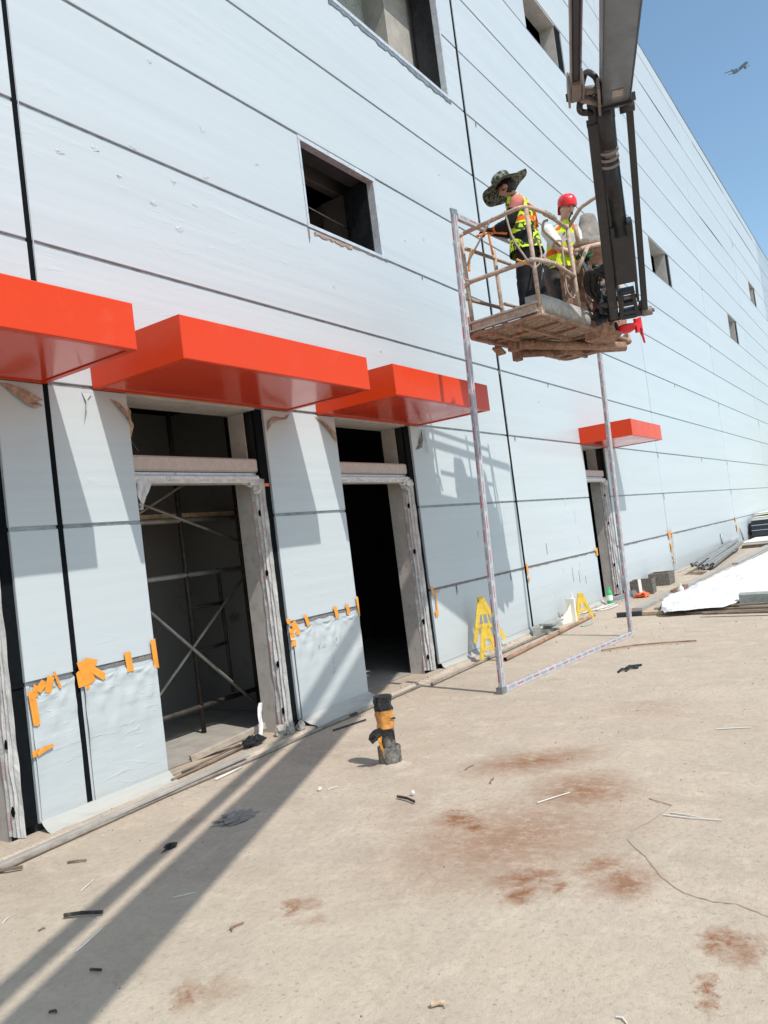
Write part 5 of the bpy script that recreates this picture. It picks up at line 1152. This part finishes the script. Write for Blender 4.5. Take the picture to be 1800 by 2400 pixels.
def hand(parent, wrist, d, palm_n, mat, s=1., curl=.6, thumb_side=1, nm='glove'):
    d = V(d).normalized(); pn = V(palm_n); pn = (pn - d * pn.dot(d)).normalized(); sd = d.cross(pn).normalized() * thumb_side
    J = {'w': (V(wrist), .028 * s), 'p': (V(wrist) + d * .05 * s, (.036 * s, .022 * s))}
    E = [('w', 'p')]
    for i, (o_, L) in enumerate(((.030, .070), (.010, .078), (-.010, .072), (-.029, .056))):
        b0 = V(wrist) + d * .085 * s + sd * o_ * s; b1 = b0 + (d * math.cos(curl * .6) + pn * math.sin(curl * .6)) * L * .5 * s; b2 = b1 + (d * math.cos(curl * 1.6) + pn * math.sin(curl * 1.6)) * L * .5 * s
        J['a%d' % i] = (b0, .0105 * s); J['b%d' % i] = (b1, .0095 * s); J['c%d' % i] = (b2, .008 * s); E += [('p', 'a%d' % i), ('a%d' % i, 'b%d' % i), ('b%d' % i, 'c%d' % i)]
    t0 = V(wrist) + d * .03 * s + sd * .035 * s; t1 = t0 + (d * .7 + sd * .6).normalized() * .035 * s; t2 = t1 + (d * .9 + pn * .5).normalized() * .03 * s
    J['t0'] = (t0, .012 * s); J['t1'] = (t1, .010 * s); J['t2'] = (t2, .0085 * s); E += [('w', 't0'), ('t0', 't1'), ('t1', 't2')]
    return skin_mesh(nm, J, E, mat, parent, 'w', 1)
def head_parts(person, c, f, up, mat):
    """eyes, brows and ears on a head of centre c facing f"""
    f = V(f).normalized(); s_ = V(up).cross(f).normalized(); u = f.cross(s_).normalized()
    m = MB()
    for k in (-1, 1): p = c + f * .088 + s_ * .032 * k + u * .008; m.add([p + (s_ * math.cos(q) * .014 + u * math.sin(q) * .006) + f * .004 for q in [2 * math.pi * j / 8 for j in range(8)]], [tuple(range(8))])
    m.build('eyes', 'eye', person)
    m = MB(); m.tube([c + f * .094 + s_ * a - u * (.048 - abs(a) * .1) for a in (-.022, 0, .022)], .0045, 6); m.build('mouth', 'red' if False else 'steel_in', person)

def build_person(base, J, E, root, skin, label):
    p = thing('person', label, 'person', base); skin_mesh('body', J, E, skin, p, root, 2); return p
def body_graph(pel, che, nek, hed, f, hipL, hipR, knL, knR, anL, anR, shL, shR, elL, elR, wrL, wrR):
    f = V(f).normalized(); up = (hed - nek).normalized()
    J = {'pel': (pel, (.135, .10)), 'wai': (pel.lerp(che, .5), (.125, .09)), 'che': (che, (.15, .105)), 'ncb': (nek - (nek - che) * .2, .07), 'nek': (nek, .05),
         'hd1': (nek.lerp(hed, .55) + f * .012, .062), 'hd2': (hed, (.082, .090)), 'hd3': (hed + up * .065 - f * .01, .070),
         'nose': (hed + f * .088 - up * .012, .016), 'nostip': (hed + f * .106 - up * .022, .010), 'earL': (hed + up.cross(f).normalized() * .082 - up * .01, .014), 'earR': (hed - up.cross(f).normalized() * .082 - up * .01, .014),
         'shL': (shL, .062), 'shR': (shR, .062), 'elL': (elL, .044), 'elR': (elR, .044), 'wrL': (wrL, .029), 'wrR': (wrR, .029),
         'hipL': (hipL, .085), 'hipR': (hipR, .085), 'knL': (knL, .058), 'knR': (knR, .058), 'anL': (anL, .038), 'anR': (anR, .038),
         'toL': (anL + f * .16 - V((0, 0, .045)), .035), 'toR': (anR + f * .16 - V((0, 0, .045)), .035)}
    E = [('pel', 'wai'), ('wai', 'che'), ('che', 'ncb'), ('ncb', 'nek'), ('nek', 'hd1'), ('hd1', 'hd2'), ('hd2', 'hd3'), ('hd2', 'nose'), ('nose', 'nostip'), ('hd2', 'earL'), ('hd2', 'earR'),
         ('che', 'shL'), ('che', 'shR'), ('shL', 'elL'), ('shR', 'elR'), ('elL', 'wrL'), ('elR', 'wrR'), ('pel', 'hipL'), ('pel', 'hipR'), ('hipL', 'knL'), ('hipR', 'knR'), ('knL', 'anL'), ('knR', 'anR'), ('anL', 'toL'), ('anR', 'toR')]
    return J, E
def shoe(person, an, f, floor, mat='glove'):
    f = V((f.x, f.y, 0)).normalized(); s_ = V((-f.y, f.x, 0)); c = V((an.x, an.y, floor)); rings = []
    for t, wd, h in ((-.09, .03, .05), (-.08, .042, .09), (-.02, .046, .11), (.04, .046, .09), (.10, .05, .065), (.16, .045, .05), (.19, .02, .03)):
        rings.append([c + f * t + s_ * wd * math.cos(q) + V((0, 0, h * .5 + h * .5 * math.sin(q))) for q in [2 * math.pi * k / 12 for k in range(12)]])
    m = MB(); m.loft(rings, cap=True); m.build('shoe', mat, person)

# --- worker 1: wide camouflage hat, camouflage hi-vis vest, faces the frame (towards -a)
FL = .022
f1 = (-bu * .42 + bv * .90).normalized(); s1 = V((-f1.y, f1.x, 0))      # s1 = left side of the body
pel = bk(.41, .29, .92 + FL); che = bk(.40, .30, 1.23); nek = bk(.37, .33, 1.43); hed = bk(.31, .38, 1.535)
hipL = pel + s1 * .095 - ZZ * .04; hipR = pel - s1 * .095 - ZZ * .04
anL = bk(.28, .30, .09 + FL); anR = bk(.56, .24, .09 + FL); knL = bk(.31, .30, .50); knR = bk(.52, .28, .50)
shL = che + s1 * .17 + ZZ * .10; shR = che - s1 * .17 + ZZ * .10
elL = bk(.20, .34, 1.10); elR = bk(.50, .48, 1.12); wrL = bk(.21, .50, 1.10); wrR = bk(.30, .62, 1.13)
J, E = body_graph(pel, che, nek, hed, (f1 * .8 - ZZ * .5), hipL, hipR, knL, knR, anL, anR, shL, shR, elL, elR, wrL, wrR)
p1 = build_person(tuple(bk(.5, .4, FL)), J, E, 'pel', 'skin', 'worker in wide camouflage hat and camouflage hi-vis vest leaning to the frame')
for h_, k_, a_ in ((hipL, knL, anL), (hipR, knR, anR)):
    limb('trouser_leg', [(h_ + ZZ * .08, .125), (h_ - ZZ * .08, .122), (h_.lerp(k_, .6), .100), (k_, .088), (k_.lerp(a_, .5), .084), (a_ + ZZ * .02, .078), (a_ - ZZ * .04, .082)], 'trousers', p1)
shell('trouser_seat', [(pel - ZZ * .14, .16, .12), (pel - ZZ * .02, .178, .135), (pel + ZZ * .10, .16, .115)], 'trousers', p1, f1, s1, cap=True)
shoe(p1, anL, f1, bk(0, 0, FL).z); shoe(p1, anR, f1, bk(0, 0, FL).z)
shell('shirt', [(pel + ZZ * .08, .15, .11), (pel.lerp(che, .6), .158, .115), (che, .172, .125), (che + (nek - che) * .6, .15, .10), (nek - (nek - che) * .1, .07, .06)], 'pink', p1, f1, s1)
for s_, e_, w_ in ((shL, elL, wrL), (shR, elR, wrR)):
    limb('shirt_sleeve', [(s_ - (s_ - che) * .45, .055), (s_ - (s_ - che) * .2, .070), (s_.lerp(e_, .12), .068), (s_.lerp(e_, .45), .064)], 'pink', p1)
    limb('sleeve', [(s_.lerp(e_, .35), .062), (e_, .058), (e_.lerp(w_, .5), .052), (w_, .042)], 'black_cloth', p1)
def vest1(t, u):
    if .35 < t < .41: return 1
    if .22 < t < .25: return 2
    return 0
shell('vest', [(pel - ZZ * .14, .222, .185), (pel + ZZ * .04, .19, .155), (pel.lerp(che, .55), .172, .135), (che + ZZ * .02, .178, .14), (che + (nek - che) * .62, .135, .118), (nek - (nek - che) * .05, .082, .075)], ['camo_vest', 'orange_band', 'silver'], p1, f1, s1, fold=.012, mats=vest1)
for sg in (1, -1):
    m = MB(); m.tube([nek + s1 * sg * .06 - f1 * .05 - ZZ * .03, che + s1 * sg * .10 - f1 * .15, pel.lerp(che, .5) + s1 * sg * .07 - f1 * .155], .013, 6); m.build('harness_strap', 'orange_band', p1)
m = MB(); m.tube([che + s1 * .05 - f1 * .152, pel.lerp(che, .4) + s1 * .12 - f1 * .13, pel + s1 * .15 - f1 * .1], .012, 6); m.build('harness_strap', 'tape', p1)
hand(p1, wrL, (-.35 * bu + .9 * bv), (0, 0, -1), 'glove', 1.15, thumb_side=-1); hand(p1, wrR, (-.9 * bu + .3 * bv), (0, 0, -1), 'glove', 1.15)
m = MB(); m.tube([wrL - (wrL - elL).normalized() * .01, wrL + (wrL - elL).normalized() * .03], .036, 10); m.build('glove_cuff', 'orange_glove', p1)
# hat: crown and very wide brim tipped forwards
hu = (ZZ * .90 + f1 * .40 + s1 * -.03).normalized(); hf = (f1 - hu * f1.dot(hu)).normalized(); hs = hu.cross(hf)
hc = hed + hu * .045; m = MB(); rings = []
for r_, z in ((.098, .0), (.100, .05), (.094, .09), (.07, .115), (.03, .122), (.005, .123)): rings.append([hc + (hf * math.cos(q) * r_ * 1.1 + hs * math.sin(q) * r_) + hu * z for q in [2 * math.pi * k / 24 for k in range(24)]])
m.loft(rings); m.build('hat_crown', 'camo_hat', p1)
m = MB(); rings = []
for r_, z in ((.097, .012), (.15, -.004), (.21, -.022), (.262, -.040), (.268, -.046), (.262, -.048), (.15, -.012), (.097, .0)):
    rings.append([hc + (hf * math.cos(q) + hs * math.sin(q)) * r_ + hu * (z + .03 * (r_ / .26) ** 2 * math.sin(2 * q + .5) + .012 * math.sin(5 * q) * (r_ / .26) ** 2) for q in [2 * math.pi * k / 36 for k in range(36)]])
m.loft(rings); m.build('hat_brim', 'camo_hat', p1)
head_parts(p1, hed, (f1 * .8 - ZZ * .5), ZZ, 'skin')
crumple(*(hed - f1 * .02 + ZZ * .0), .085, .082, .09, 'hair', 'hair', 4, p1, 12, .05)

# --- worker 2: red head covering, yellow vest with orange bands
f2 = (-bv * .80 - bu * .55).normalized(); s2 = V((-f2.y, f2.x, 0))
pel = bk(1.35, .36, .86 + FL); che = bk(1.31, .28, 1.16); nek = bk(1.29, .21, 1.34); hed = bk(1.26, .14, 1.475)
hipL = pel + s2 * .09 - ZZ * .04; hipR = pel - s2 * .09 - ZZ * .04
anL = bk(1.50, .38, .09 + FL); anR = bk(1.22, .40, .09 + FL); knL = bk(1.47, .35, .47); knR = bk(1.24, .36, .47)
shL = che + s2 * .165 + ZZ * .09; shR = che - s2 * .165 + ZZ * .09
elL = bk(1.52, .16, .98); elR = bk(1.07, .20, .95); wrL = bk(1.36, .04, .90); wrR = bk(1.20, .06, .88)
hf2 = (f2 * .85 - ZZ * .45).normalized()
J, E = body_graph(pel, che, nek, hed, hf2, hipL, hipR, knL, knR, anL, anR, shL, shR, elL, elR, wrL, wrR)
p2 = build_person(tuple(bk(1.2, .38, FL)), J, E, 'pel', 'pale_skin', 'worker with red head cover, white sleeves and yellow vest with orange bands looking down')
for h_, k_, a_ in ((hipL, knL, anL), (hipR, knR, anR)):
    limb('trouser_leg', [(h_ + ZZ * .08, .115), (h_ - ZZ * .08, .113), (h_.lerp(k_, .6), .095), (k_, .086), (k_.lerp(a_, .5), .082), (a_ + ZZ * .02, .074), (a_ - ZZ * .04, .078)], 'grey_trousers', p2)
shell('trouser_seat', [(pel - ZZ * .14, .15, .12), (pel - ZZ * .02, .168, .13), (pel + ZZ * .10, .15, .11)], 'grey_trousers', p2, f2, s2, cap=True)
shoe(p2, anL, f2, bk(0, 0, FL).z); shoe(p2, anR, f2, bk(0, 0, FL).z)
shell('shirt', [(pel + ZZ * .06, .15, .11), (pel.lerp(che, .6), .155, .112), (che, .168, .12), (che + (nek - che) * .6, .145, .10), (nek - (nek - che) * .1, .068, .06)], 'white_cloth', p2, f2, s2)
for s_, e_, w_ in ((shL, elL, wrL), (shR, elR, wrR)):
    limb('sleeve', [(s_ - (s_ - che) * .35, .082), (s_, .080), (s_.lerp(e_, .5), .070), (s_.lerp(e_, .72), .068)], 'white_cloth', p2)
def vest2(t, u):
    if .46 < t < .58: return 2
    if .22 < t < .34: return 1
    if .34 <= t < .40: return 2
    if t > .62 and (.12 < u < .19 or .31 < u < .38 or .62 < u < .69 or .81 < u < .88): return 1
    return 0
shell('vest', [(pel - ZZ * .06, .19, .155), (pel + ZZ * .05, .182, .148), (pel.lerp(che, .55), .170, .135), (che + ZZ * .02, .172, .138), (che + (nek - che) * .62, .13, .115), (nek - (nek - che) * .05, .080, .072)], ['neon', 'orange_band', 'silver'], p2, f2, s2, fold=.010, mats=vest2)
m = MB(); m.box((-.04, -.003, -.045), (.04, .003, .045), 0, (pel.lerp(che, .35) + f2 * .155 - s2 * -.04, s2, f2, ZZ)); m.build('badge', 'white', p2)
hand(p2, wrR, (bu * .7 - bv * .5 - ZZ * .2), (0, 0, -1), 'green_glove'); hand(p2, wrL, (-bu * .6 - bv * .6 - ZZ * .2), (0, 0, -1), 'green_glove', thumb_side=-1)
# red cap with a neck flap, dark mask below the eyes
m = MB(); rings = []; cu = (ZZ * .92 + f2 * .25).normalized(); cf = (f2 - cu * f2.dot(cu)).normalized(); cs = cu.cross(cf); cc = hed + cu * .012
for r_, z in ((.104, -.01), (.108, .03), (.102, .07), (.080, .105), (.04, .122), (.005, .126)): rings.append([cc + (cf * math.cos(q) * r_ * 1.06 + cs * math.sin(q) * r_ * (1 + .03 * math.sin(6 * q))) + cu * (z + .006 * math.sin(5 * q)) for q in [2 * math.pi * k / 20 for k in range(20)]])
m.loft(rings); m.build('red_cap', 'red', p2)
m = MB(); rings = []
for r_, z in ((.105, .0), (.108, -.04), (.106, -.09)): rings.append([cc + (cf * math.cos(q) * r_ + cs * math.sin(q) * r_) + cu * z for q in [math.pi * .62 + math.pi * .76 * k / 12 for k in range(13)]])
m.loft(rings, closed=False); m.build('cap_flap', 'red', p2)
m = MB(); m.prism([cc + (cf * math.cos(q) * 1.0 + cs * math.sin(q) * .9) * rr_ + cu * -.005 for rr_, q in ((.108, -.7), (.15, -.4), (.165, 0), (.15, .4), (.108, .7))], cu * .006); m.build('cap_peak', 'red', p2)
head_parts(p2, hed, hf2, ZZ, 'pale_skin')
m = MB(); m.tube([hed + hf2 * .095 - ZZ * .055, nek + f2 * .10 - ZZ * .02, nek + f2 * .13 - ZZ * .10], .010, 6); m.build('helmet_strap', 'rubber', p2)

# ------------------------------------------------------------------ airliner
AL = thing('airliner', 'small pale jet airliner crossing the blue sky beyond the roof', 'airplane', tuple(V((0, -4.784, 1.572)) + V((.89414, .08161, .44029)) * 1150))
ac = V(AL.location); sc_ = .86
wr_ = (V((0.5463767, -0.8282716, -0.1242522)) * 1.0 - V((-0.033534, .1266, -.99139)) * -.30).normalized()   # wing direction
fz = (V((.30, .80, -.10))).normalized(); fz = (fz - wr_ * fz.dot(wr_)).normalized(); wr_ = wr_
# heading: towards the lower left, belly seen
wing = V((.60, -.76, .22)).normalized(); nose = V((-.72, -.60, -.10)); nose = (nose - wing * nose.dot(wing)).normalized(); upp = wing.cross(nose)
if upp.z < 0: upp = -upp
def ap(a, b_, c_): return ac + nose * a * sc_ + wing * b_ * sc_ + upp * c_ * sc_
m = MB(); m.tube([ap(x, 0, 0) for x in (18, 16.5, 13, 0, -10, -17)], 1, 12, radii=[.3, 1.3, 1.9, 1.9, 1.5, .3]); m.build('fuselage', 'plane_paint', AL)
for s_ in (-1, 1):
    m = MB(); m.prism([ap(5, s_ * 1.5, -.6), ap(-1.5, s_ * 1.5, -.6), ap(-6.5, s_ * 20, 1.6), ap(-4.9, s_ * 20, 1.6)], upp * .45); m.build('wing', 'plane_paint', AL)
    m = MB(); m.tube([ap(4.5, s_ * 6.5, -1.9), ap(.5, s_ * 6.5, -1.7)], 1.25, 10); m.build('engine', 'plane_paint', AL)
    m = MB(); m.prism([ap(-13.2, s_ * .6, .8), ap(-16.3, s_ * .6, .8), ap(-17.6, s_ * 7, 1.4), ap(-16.2, s_ * 7, 1.4)], upp * .3); m.build('tailplane', 'plane_paint', AL)
m = MB(); m.prism([ap(-11.5, -.15, 1.3), ap(-16.5, -.15, 1.0), ap(-18.5, -.15, 7.5), ap(-16.2, -.15, 7.5)], wing * .3); m.build('fin', 'plane_paint', AL)

bpy.context.view_layer.update()
